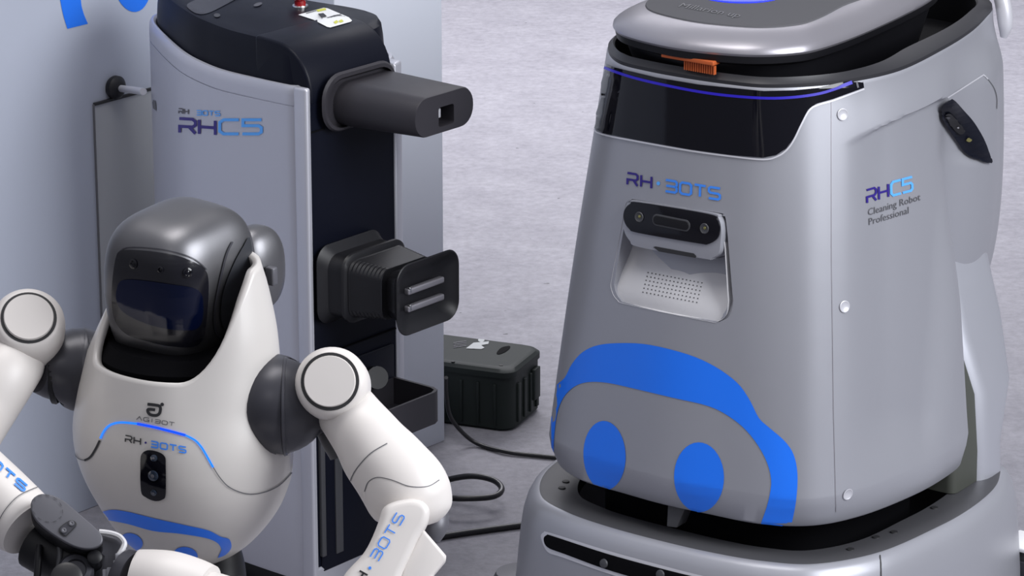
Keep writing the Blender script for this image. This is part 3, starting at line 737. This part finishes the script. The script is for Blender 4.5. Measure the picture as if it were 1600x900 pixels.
box('latch', B(.004, Dp-.045, bh*.52), (.010, .03, bh*.5), (BX, BY, Z), 'battery', bb, .002)
lidb = loft('case_lid', [bsec(.004, bh), bsec(.010, bh+.003), bsec(.012, bh+.003)], 'battery', bb)
TBB = bvh(lidb)
decal('handle_slot', sm2([(776, 552), (783, 544), (795, 541), (797, 544), (790, 550), (780, 554)], 3, True), TBB, 'deep_black', bb, off=.001, label='black grip slot')
decal('sticker', [(728, 545), (740, 536), (764, 534), (763, 538), (752, 540), (757, 544), (752, 546)], TBB, 'sticker_grey', bb, off=.001, label='white sticker')
decal('sticker', ell(752, 532, 5, 3), TBB, 'sticker_grey', bb, off=.001)
for k in range(4): decal('sticker', [(708, 543-k*2.4), (728, 540-k*2.4), (729, 541-k*2.4), (709, 544-k*2.4)], TBB, 'grey_print' if k % 2 else 'wrist_grey', bb, off=.001)
for x, y in ((708, 565), (783, 571), (823, 524), (716, 512)):
    hp_ = hit(TBB, x, y, 0)
    if hp_: revolve('case_screw', hp_[0], Z, [(0, .001), (.004, .001), (.004, 0)], 'groove', bb, n=10)
def cable(name, pts, r, label):
    P = [gz(x, y, z) if not isinstance(z, tuple) else Vector(z) for x, y, z in pts]
    o = tube(name, P, r, 'cable', None, n=10, smoothn=8, loc=tuple(Vector((P[0].x, P[0].y, 0))))
    return tag(o, label, 'cable')
pw = [gz(700, 500, .15), gz(697, 560, .10)]
cable('power_cable', [(697, 590, .16), (698, 620, .11), (706, 655, .06), (740, 690, .010), (790, 706, .006), (850, 713, .005), (930, 722, .005), (1020, 745, .005), (1060, 790, .005)], .0042, 'thin black cable curving down beside the grey post to the cleaning robot')
cable('power_cable', [(560, 800, .006), (640, 768, .006), (690, 752, .03), (735, 744, .045), (770, 750, .045), (784, 764, .04), (770, 776, .035), (725, 779, .035), (690, 777, .03), (620, 770, .006)], .0058, 'black cable looping above the floor between the arm and the cleaning robot')
cable('power_cable', [(668, 843, .006), (705, 836, .006), (760, 828, .006), (820, 820, .006), (880, 812, .006)], .0058, 'straight black cable on the floor below the cable loop')
# device at the right edge
dv = gz(1574, 858, .12)
t2 = math.radians(35); E1 = Vector((math.cos(t2), -math.sin(t2), 0)); E2 = Vector((math.sin(t2), math.cos(t2), 0))
p0 = gz(1573, 853, .10); p1 = gz(1590, 862, .10)
fd = empty('floor_device', (p0+E1*.10+E2*.03)*1.0-Z*.10, 'small dark box with a white top plate at the right edge of the photo', 'device')
box('device_body', p0+E1*.07+E2*.035-Z*.051, (.16, .07, .098), (E1, E2, Z), 'device_dark', fd, .003)
dp_ = box('top_plate', p0+E1*.07+E2*.034, (.166, .08, .008), (E1, E2, Z), 'device_white', fd, .002, label='white top plate')
box('side_plate', p0+E1*.05-E2*.002-Z*.055, (.05, .006, .07), (E1, E2, Z), 'joint_grey', fd, .003)
revolve('screw', gz(1583.5, 845, .104), Z, [(0, .0), (.006, .0), (.005, .0025), (0, .003)], 'light_silver', dp_, n=16)

# ================================================================== HUMANOID ROBOT
zc = 3.95; s = zc/F
CH = W(285, 690, zc)
hr = empty('humanoid_robot', (CH.x, CH.y, 0), 'white humanoid robot with a black visor head, standing before the docking station', 'robot')
yw = math.radians(34); HX = Vector((math.cos(yw), -math.sin(yw), 0)); HF = Vector((-math.sin(yw), -math.cos(yw), 0))   # its left side, its front
RX = Vector((1, 0, 0))
# torso: rows (picture row -> height), half width in metres
rows = [(405, .106, .100), (440, .110, .104), (470, .114, .107), (510, .119, .110), (560, .122, .112), (610, .123, .113), (660, .128, .113), (700, .127, .111), (740, .121, .106), (780, .108, .094), (815, .090, .080), (845, .068, .062), (866, .042, .040), (876, .012, .012)]
def hz(y): return onp(285, y, CH, (0, -1, 0)).z
tz = [(hz(y), a, b) for y, a, b in rows]
offx = [(405, 300), (440, 298), (470, 294), (510, 288), (560, 280), (610, 279), (660, 283), (700, 287), (740, 291), (780, 293), (815, 292), (845, 291), (866, 291), (876, 291)]
def tparam(z):
    for (z0, a0, b0), (z1, a1, b1), (o0, o1) in zip(tz, tz[1:], [(offx[i][1], offx[i+1][1]) for i in range(len(offx)-1)]):
        if z <= z0+1e-9 and z >= z1-1e-9:
            t = (z0-z)/(z0-z1); return a0+(a1-a0)*t, b0+(b1-b0)*t, (o0+(o1-o0)*t-285)*s
    return (tz[0][1], tz[0][2], (offx[0][1]-285)*s) if z > tz[0][0] else (tz[-1][1], tz[-1][2], (offx[-1][1]-285)*s)
zbot = tz[-1][0]
def ztop(ph):     # ph = 0 its left side, pi/2 front ; collar: low in front, high at the sides and back
    f = math.sin(ph); c = abs(math.cos(ph))
    zf = hz(557); zsd = hz(408)
    k = sstep(-.28, .80, f)
    return zsd+(zf-zsd)*(k**1.0)
NP = 96; NR = 64
zf_ = [(v.x, v.y, v.z) for v in spl([(z, a, b) for z, a, b in tz], 6)]
def prm(z):
    for i in range(len(zf_)-1):
        if zf_[i][0] >= z >= zf_[i+1][0]:
            t = (zf_[i][0]-z)/(zf_[i][0]-zf_[i+1][0]+1e-9); a, b = zf_[i], zf_[i+1]
            return a[1]+(b[1]-a[1])*t, a[2]+(b[2]-a[2])*t, tparam(z)[2]
    return (zf_[0][1], zf_[0][2], tparam(z)[2]) if z > zf_[0][0] else (zf_[-1][1], zf_[-1][2], tparam(z)[2])
secs = []
for i in range(NR+1):
    t = i/NR; row = []
    for k in range(NP):
        ph = 2*math.pi*k/NP; zt_ = ztop(ph); tt = 1-(1-t)**1.0
        z = zbot+(zt_-zbot)*(math.sin(t*math.pi/2)**1.0 if False else t*t*.35+t*.65) if True else 0
        a, b, ox = prm(z)
        e = .90; cx_, sy_ = math.cos(ph), math.sin(ph)
        X = a*math.copysign(abs(cx_)**e, cx_); Y = b*math.copysign(abs(sy_)**e, sy_); fl_ = 1-.23*max(0, (t-.60)/.40)**1.7; X *= fl_; Y *= fl_
        row.append(Vector((CH.x+ox, CH.y, 0))+HX*X+HF*Y+Z*z)
    secs.append(row)
torso = loft('torso', secs, 'torso_white', hr, cap0=True, cap1=False, label='white egg-shaped torso shell')
md = torso.modifiers.new('thick', 'SOLIDIFY'); md.thickness = .009; md.offset = -1
TT = bvh(torso)
# collar interior and neck
cn = W(290, 545, zc)
revolve('neck_well', cn+Z*-.06, Z, [(.02, -.03), (.07, -.01), (.098, .03), (.100, .06), (.088, .075), (.05, .078), (0, .078)], 'deep_black', hr, n=40)
revolve('neck', cn-Z*.03, Z, [(.05, -.02), (.052, .03), (.045, .07), (.04, .11)], 'rubber', hr, n=32)
# ---- head: rounded block
hcx = W(282, 446, zc-.02)
hroll = math.radians(4)
AX = (HX*math.cos(hroll)-Z*math.sin(hroll)).normalized()
tl = math.radians(4)
AZ = (Z*math.cos(hroll)+HX*math.sin(hroll)); AZ = (AZ*math.cos(tl)+HF*math.sin(tl)).normalized(); AY = AX.cross(AZ); AY = AY if AY.dot(HF) > 0 else -AY
def superell(c, ax, ay, az, a, b, cc, e1, e2, nu=64, nv=40, fn=None):
    S = []
    for i in range(nv+1):
        v = -math.pi/2+math.pi*i/nv; row = []
        for k in range(nu):
            u = 2*math.pi*k/nu
            f = lambda w_, e: math.copysign(abs(w_)**e, w_)
            x = f(math.cos(v), e1)*f(math.cos(u), e2); y = f(math.cos(v), e1)*f(math.sin(u), e2); z = f(math.sin(v), e1)
            if fn: x, y, z = fn(x, y, z)
            row.append(c+ax*x*a+ay*y*b+az*z*cc)
        S.append(row)
    return S
def hfn(x, y, z):
    w_ = 1-.10*max(0, -z)-.06*max(0, z)
    y2 = y*(1-.12*max(0, -z)) if y > 0 else y
    return x*w_, y2, z
head = loft('head_shell', superell(hcx, AX, AY, AZ, .0700, .080, .0925, .56, .56, fn=hfn), 'head_metal', hr, label='glossy dark grey metallic head shell')
TH = bvh(head)
vis = sm2([(184, 398), (195, 391), (215, 391), (245, 394), (277, 400), (303, 410), (318, 420), (324, 435), (324, 467), (321, 500), (316, 528), (300, 541), (260, 539), (227, 531), (200, 522), (182, 502), (176, 470), (178, 430)], 4, True)
vz = decal('visor', vis, TH, 'visor', hr, off=.0016, step=7, label='black visor')
scr = sm2([(188, 442), (200, 436), (230, 438), (265, 443), (300, 449), (312, 458), (315, 475), (313, 502), (300, 514), (262, 512), (225, 502), (195, 486), (184, 466)], 4, True)
decal('face_screen', scr, TH, 'screen', vz, off=.0028, step=7, label='dark blue glass screen')
for x, y, r in ((210, 412, 7.5), (252, 421, 5), (292, 426, 7.5)):
    p, nn = hit(TH, x, y, .0016); revolve('camera_eye', p, nn, [(0, 0), (r*s, 0), (r*s*1.05, .001), (r*s*.7, .0018), (r*s*.5, .0005), (0, .0012)], 'gloss_black', vz, n=20)
strokes('brow_line', [sm2([(184, 397), (200, 387), (245, 389), (280, 396), (305, 406), (322, 421)], 4)], 1.6, TH, 'joint_grey', hr, off=.0012)
ear = sm2([(388, 372), (378, 385), (362, 415), (347, 455), (343, 490), (348, 512), (360, 515), (375, 495), (388, 455), (392, 410)], 5, True)
decal('ear_disc', ear, TH, 'head_side', hr, off=.002, step=7, label='matt dark side disc')
strokes('ear_rim', [sm2([(362, 378), (352, 400), (340, 450), (334, 490), (337, 520), (350, 528)], 5)], 3.0, TH, 'joint_grey', hr, off=.0015)
# rear pod behind the head
pod = W(397, 420, zc+.09)
loft('rear_pod', superell(pod, HX, HF, Z, .03, .04, .052, .8, .8, 32, 20), 'head_metal', hr, label='small dark metallic pod behind the head')
box('pod_clip', W(424, 431, zc+.06), (.012, .010, .022), (HX, HF, Z), 'wrist_grey', hr, .002)
tube('pod_stalk', [W(395, 440, zc+.09), W(370, 500, zc+.07), W(330, 540, zc+.03)], .02, 'rubber', hr, n=12)
# ---- prints on the torso
a_ = [(231, 631.5), (247, 633.5), (251, 637), (250, 645), (245, 649), (236, 648), (232, 644), (232.5, 639.5), (243, 640.5)]
strokes('logo', [sm2(a_, 3)], 4.6, TT, 'black_print', hr, sub=3)
decal('logo', ell(253.8, 632, 2.8, 2.8, 0, 14), TT, 'black_print', hr, off=.0012)
lettering('lettering', 'AGIBOT', (214, 655.5), (8.2, 1.45), (.7, -5.5), .32, 1.1, TT, 'grey_print', hr)
lettering('lettering', 'RH', (196.5, 690), (10, 2), (.4, -10), .35, 1.9, TT, 'black_print', hr)
decal('lettering', ell(228, 691.5, 1.7, 1.7, 0, 12), TT, 'navy', hr)
lettering('lettering', 'BOTS', (236.5, 698), (10.6, 1.9), (.3, -9), .36, 2.3, TT, 'blue_print', hr)
led1 = sm2([(158, 685), (162, 676), (169, 667), (178, 662), (192, 660), (215, 662)], 5)
led2 = sm2([(215, 662), (240, 667), (268, 674), (290, 680)], 5)
led3 = sm2([(290, 680), (305, 688), (315, 699), (324, 714), (333, 730)], 5)
strokes('chest_light', [led1], 3.2, TT, 'led_cyan', hr, label='lit blue line')
strokes('chest_light', [led2], 3.8, TT, 'led_strip', hr, label='lit blue line')
strokes('chest_light', [led3], 3.0, TT, 'led_cyan', hr, label='lit blue line')
strokes('chest_seam', [sm2([(133, 719), (142, 714), (150, 702), (157, 688)], 4)], 3.4, TT, 'groove', hr)
strokes('chest_seam', [sm2([(333, 730), (345, 748), (360, 762), (385, 771), (410, 769), (435, 758), (455, 738)], 5)], 1.5, TT, 'seam', hr)
strokes('chest_seam', [sm2([(109, 645), (113, 680), (120, 712), (133, 719)], 4)], 1.2, TT, 'seam', hr)
pl = sm2([(221, 722), (223, 709), (232, 703), (247, 705), (258, 712), (260, 725), (260, 770), (255, 779), (243, 781), (229, 775), (222, 765)], 4, True)
sp_ = decal('sensor_panel', pl, TT, 'gloss_black', hr, off=.0025, step=6, label='black upright sensor panel')
for x, y, r in ((242, 715, 5.5), (241, 742, 8.5), (242, 768, 5)):
    p, nn = hit(TT, x, y, .0025); revolve('sensor_lens', p, nn, [(0, 0), (r*s, 0), (r*s*.95, .0015), (r*s*.5, .002), (0, .0022)], 'lens', sp_, n=20)
    revolve('sensor_glint', p+nn*.002, nn, [(0, 0), (r*s*.4, 0), (0, .0008)], 'wrist_grey', sp_, n=10)
fo = sm2([(158, 800), (175, 796), (200, 799), (240, 809), (290, 820), (325, 828), (345, 838), (358, 842), (361, 855), (352, 866), (340, 871)], 4)
fi = sm2([(346, 858), (340, 848), (322, 840), (280, 833), (240, 829), (200, 818), (170, 812), (160, 808)], 4)
decal('face_outline', fo+fi, TT, 'blue', hr, step=6, label='blue face outline at the bottom of the torso')
decal('face_eye', ell(206, 846, 18, 13, .35), TT, 'blue', hr, step=5)
decal('face_eye', ell(290, 867, 19, 13, .15), TT, 'blue', hr, step=5)
# ---- its left arm (right in the picture)
def arm(name, pts, m, label=None, **k):
    return tube(name, [W(x, y, z) for x, y, z, r in pts], [r*z/F for x, y, z, r in pts], m, hr, label=label, **k)
arm('shoulder_joint', [(414, 634, 3.91, 70), (421, 634, 3.905, 80), (431, 634, 3.90, 81), (442, 635, 3.895, 75), (450, 636, 3.91, 64), (458, 636, 3.91, 58), (470, 634, 3.90, 55), (485, 630, 3.90, 50), (500, 622, 3.90, 44)], 'joint_grey', 'dark grey shoulder joint', n=36)
arm('joint_ridge', [(443, 635, 3.895, 74), (445, 635, 3.895, 78), (449, 635, 3.895, 77), (450, 635, 3.895, 66)], 'joint_grey', n=36, smoothn=1)
arm('joint_ring', [(459, 637, 3.91, 59), (462, 637, 3.91, 61), (468, 637, 3.91, 61), (471, 637, 3.91, 57)], 'black', n=36, smoothn=1)
arm('joint_cover', [(515, 640, 3.93, 34), (535, 680, 3.93, 36), (545, 710, 3.93, 30)], 'charcoal', n=20)
ax1 = (C0-W(518, 598, zc)).normalized()+Vector((-.10, 0, .12)); ax1.normalize()
pc = W(519, 600, 3.86); R1 = 58*3.83/F
arm('upper_arm', [(525, 608, 3.905, 40), (535, 632, 3.89, 47), (553, 657, 3.87, 50), (572, 682, 3.855, 54), (590, 708, 3.85, 60), (612, 735, 3.845, 64), (634, 765, 3.84, 68), (646, 790, 3.84, 64), (652, 810, 3.84, 52), (655, 822, 3.84, 30)], 'white_shell', 'white upper arm shell', n=40)
mh = revolve('shoulder_motor', pc-ax1*.03, ax1, [(0, -.02), (R1*.9, -.02), (R1, 0), (R1, .035), (R1*.97, .045), (R1*.88, .0525), (R1*.78, .055), (R1*.72, .055)], 'white_shell', hr, n=48, label='white round shoulder motor housing')
revolve('motor_groove', pc-ax1*.03, ax1, [(R1*.79, .0545), (R1*.79, .0556), (R1*.70, .0556), (R1*.70, .0545)], 'groove', mh, n=48)
revolve('motor_cap', pc-ax1*.03, ax1, [(0, .05), (R1*.70, .05), (R1*.70, .0575), (R1*.68, .059), (0, .0595)], 'white_shell', mh, n=48)
UA = bvh(bpy.data.objects['upper_arm'])
strokes('arm_seam', [sm2([(548, 762), (549, 748), (560, 729), (580, 708), (605, 693)], 5)], 1.6, UA, 'seam', hr, off=.0006)
strokes('arm_seam', [sm2([(570, 768), (576, 753), (590, 746), (612, 750), (640, 760), (668, 760), (686, 750)], 5)], 1.4, UA, 'seam', hr, off=.0006)
# forearm
arm('elbow_joint', [(684, 785, 3.88, 10), (682, 800, 3.87, 19), (678, 822, 3.86, 22), (672, 842, 3.86, 16)], 'wrist_grey', n=20)
fa = [(591, 815), (598, 794), (612, 784), (640, 778), (660, 782), (671, 795), (668, 815), (655, 838), (640, 870), (625, 905), (612, 960), (590, 1010), (520, 1010), (515, 950), (536, 900), (566, 866), (580, 842)]
fz = 3.76
nfa = (C0-W(610, 860, fz)).normalized()+Vector((.0, 0, .10)); nfa.normalize()
fp = W(610, 860, fz)
o3 = [onp(x, y, fp, nfa) for x, y in sm2(fa, 4, True)]
fore = prism('forearm', [p-nfa*.055 for p in o3], nfa*.055, 'white_shell', hr, bev=.011, seg=5, label='white forearm shell with blue lettering')
fin = [(660, 825), (697, 868), (698, 874), (676, 900), (672, 960), (612, 960), (630, 880)]
prism('forearm_fin', [onp(x, y, fp-nfa*.02, nfa)-nfa*.03 for x, y in fin], nfa*.035, 'white_shell', hr, bev=.006, seg=4)
TF = bvh(fore)
lettering('lettering', '.', (576, 884), (3, -6), (-5, -3), .3, 5, TF, 'blue_print', fore) if False else decal('lettering', ell(578, 887.5, 2.4, 2.6, 0, 14), TF, 'blue_print', fore)
lettering('lettering', 'BOTS', (591, 877), (8.2, -13.6), (-9, -5.0) if False else (-12.5, -7.0), .36, 2.0, TF, 'blue_print', fore)
lettering('lettering', 'RH', (555, 931), (8.2, -13.6), (-12.5, -7.0), .36, 3.0, TF, 'black_print', fore)
# ---- its right arm (left in the picture)
arm('shoulder_joint', [(150, 578, 3.99, 60), (128, 577, 3.99, 66), (112, 576, 3.985, 64), (98, 576, 3.98, 58), (88, 577, 3.98, 50), (72, 577, 3.97, 44), (55, 577, 3.96, 36)], 'joint_grey', 'dark grey shoulder joint', n=36)
arm('joint_ring', [(91, 577, 3.98, 53), (88, 577, 3.98, 55), (82, 577, 3.98, 54), (79, 577, 3.98, 48)], 'black', n=36, smoothn=1)
ax2 = (C0-W(45, 495, zc)).normalized()+Vector((.06, 0, .55)); ax2.normalize()
pc2 = W(44, 508, 3.93); R2 = 58*3.93/F
arm('upper_arm', [(42, 530, 3.985, 44), (28, 556, 3.96, 48), (5, 585, 3.92, 54), (-25, 625, 3.91, 58), (-55, 670, 3.90, 60), (-80, 715, 3.88, 60), (-92, 745, 3.86, 48)], 'white_shell', 'white upper arm shell', n=40)
mh2 = revolve('shoulder_motor', pc2-ax2*.02, ax2, [(0, -.03), (R2*.9, -.03), (R2, -.01), (R2, .02), (R2*.97, .03), (R2*.88, .0375), (R2*.76, .040), (R2*.70, .040)], 'white_shell', hr, n=48, label='white round shoulder motor housing')
revolve('motor_groove', pc2-ax2*.02, ax2, [(R2*.75, .0395), (R2*.75, .0406), (R2*.67, .0406), (R2*.67, .0395)], 'groove', mh2, n=48)
revolve('motor_cap', pc2-ax2*.02, ax2, [(0, .036), (R2*.67, .036), (R2*.67, .0425), (R2*.65, .044), (0, .0445)], 'white_shell', mh2, n=48)
fa2 = arm('forearm', [(-95, 700, 3.84, 50), (-60, 728, 3.82, 56), (-20, 765, 3.80, 57), (15, 797, 3.78, 56), (38, 818, 3.77, 54), (46, 826, 3.766, 50)], 'white_shell', 'white forearm shell, cut by the left edge', n=40)
TF2 = bvh(fa2)
lettering('lettering', 'BOTS', (-33, 709), (14, 12), (5.5, -8.5), .32, 3.2, TF2, 'blue_print', fa2)
strokes('arm_seam', [sm2([(-2, 815), (10, 795), (30, 775), (58, 762)], 4)], 1.4, TF2, 'seam', fa2)
# wrist mechanism
wz = 3.72
wn = (C0-W(100, 815, wz)).normalized()+Vector((.0, 0, .45)); wn.normalize(); wp = W(105, 815, wz)
po = sm2([(48, 792), (52, 778), (68, 771), (95, 779), (125, 803), (156, 831), (159, 848), (142, 857), (115, 853), (80, 833), (56, 812)], 5, True)
w3 = [onp(x, y, wp, wn) for x, y in po]
prism('wrist_housing', [p-wn*.036 for p in w3], wn*.030, 'black', hr, bev=.004, label='black wrist housing')
wcap = prism('wrist_cover', [p-wn*.006 for p in w3], wn*.006, 'wrist_grey', hr, bev=.0015, label='grey oval wrist cover')
TWc = bvh(wcap)
cir = ell(74, 795, 25, 20, .5, 24)
strokes('cover_ring', [[cir[i], cir[(i+1) % 24]] for i in range(0, 24, 2)], 1, TWc, 'charcoal', wcap)
hg = sm2([(92, 832), (94, 824), (108, 814), (117, 815), (119, 822), (106, 836), (101, 839)], 3, True)
decal('hinge_plate', hg, TWc, 'groove', wcap, off=.001)
decal('hinge_plate', [(101+(x-105.5)*.86+4.5, 827+(y-827)*.84) for x, y in hg], TWc, 'joint_grey', wcap, off=.0018)
for x, y in ((112, 819), (100, 830)):
    p, nn = hit(TWc, x, y, .0018); revolve('screw', p, nn, [(0, 0), (.0030, 0), (.0030, .0015), (.0015, .0017), (0, .0008)], 'wrist_grey', wcap, n=12)
arm('wrist_link', [(55, 850, 3.78, 40), (85, 868, 3.77, 38), (120, 880, 3.76, 36), (150, 895, 3.76, 30)], 'black', n=20)
arm('wrist_rod', [(62, 852, 3.745, 5), (60, 870, 3.74, 6), (58, 905, 3.735, 6)], 'black', n=12)
arm('wrist_rod', [(92, 850, 3.745, 4), (94, 866, 3.74, 5), (90, 900, 3.735, 5)], 'charcoal', n=12)
revolve('wrist_motor', W(118, 890, 3.72), wn, [(0, -.03), (.020, -.03), (.020, -.004), (.017, 0), (.012, .001), (.011, -.003), (0, -.003)], 'joint_grey', hr, n=32)
revolve('wrist_motor', W(104, 902, 3.70), wn, [(0, -.02), (.017, -.02), (.017, .0), (.013, .002), (0, .002)], 'rubber', hr, n=32)
revolve('wrist_motor', W(148, 872, 3.72), wn, [(0, -.02), (.008, -.02), (.008, .004), (.005, .006), (0, .006)], 'black', hr, n=24)
# curved bracket to the hand
bk = sm2([(155, 832), (170, 833), (184, 838), (193, 848), (192, 858), (186, 868), (178, 884), (172, 905), (160, 930), (120, 940), (130, 900), (150, 862)], 5, True)
bp_ = W(160, 870, 3.75)
b3 = [onp(x, y, bp_, wn) for x, y in bk]
prism('wrist_bracket', [p-wn*.03 for p in b3], wn*.022, 'joint_grey', hr, bev=.002, label='dark inner wrist bracket')
edge = [onp(x, y, bp_, wn) for x, y in sm2([(155, 831), (172, 833), (186, 838), (194, 848), (192, 857), (186, 867)], 5)]
tube('bracket_edge', edge, .0032, 'white_part', hr, n=8, smoothn=1, label='pale bracket edge')
for x, y in ((184, 873), (181, 884), (171, 895), (164, 898)):
    box('bracket_clip', W(x, y, 3.735), (.0055, .012, .004), ((wn.cross(Z)).normalized(), Z, wn), 'light_silver', hr, .001)
arm('hand_cuff', [(176, 896, 3.75, 34), (186, 900, 3.75, 44), (200, 905, 3.745, 46), (212, 908, 3.74, 46)], 'joint_grey', 'dark grey hand cuff', n=32, smoothn=3)
arm('hand_shell', [(204, 906, 3.74, 47), (215, 908, 3.74, 50), (260, 914, 3.73, 54), (300, 925, 3.725, 53), (322, 932, 3.72, 50)], 'white_shell', 'white hand shell', n=36)
arm('hand_palm', [(316, 934, 3.72, 44), (345, 944, 3.715, 46), (375, 955, 3.71, 44), (400, 970, 3.70, 36)], 'white_shell', 'white palm', n=30)
for k in range(5):
    b0 = (385+k*3, 950+k*14); q = [(b0[0], b0[1], 3.70, 10), (b0[0]+38-k*2, b0[1]+22, 3.69, 9), (b0[0]+60-k*4, b0[1]+52, 3.70, 8), (b0[0]+62-k*5, b0[1]+78, 3.72, 6)]
    arm('finger', q, 'joint_grey', n=10)
# ---- waist, hips, legs below the frame
arm('waist', [(310, 835, 3.99, 50), (322, 870, 3.99, 56), (325, 905, 3.99, 60), (320, 960, 3.98, 62)], 'black', 'black waist', n=30)
pv = W(315, 985, 3.98)
loft('pelvis', superell(pv, HX, HF, Z, .10, .07, .07, .8, .8, 36, 20), 'white_shell', hr)
for sd in (-1, 1):
    hp0 = pv+HX*.065*sd-Z*.02; kn = Vector((hp0.x, hp0.y, .42))+HF*.04+HX*.01*sd; an = Vector((kn.x, kn.y, .08))-HF*.03
    tube('thigh', [hp0, hp0.lerp(kn, .5)+HF*.01, kn], [.062, .056, .045], 'white_shell', hr, n=20)
    tube('shin', [kn, kn.lerp(an, .4)-HF*.005, an], [.046, .044, .028], 'white_shell', hr, n=20)
    prism('foot', [an+HF*x+HX*y-Z*an.z for x, y in rrect(.20, .08, .035)] if False else [Vector((an.x, an.y, 0))+HF*(x+.03)+HX*y for x, y in rrect(.20, .085, .035)], Z*.06, 'charcoal', hr, bev=.015, seg=3)
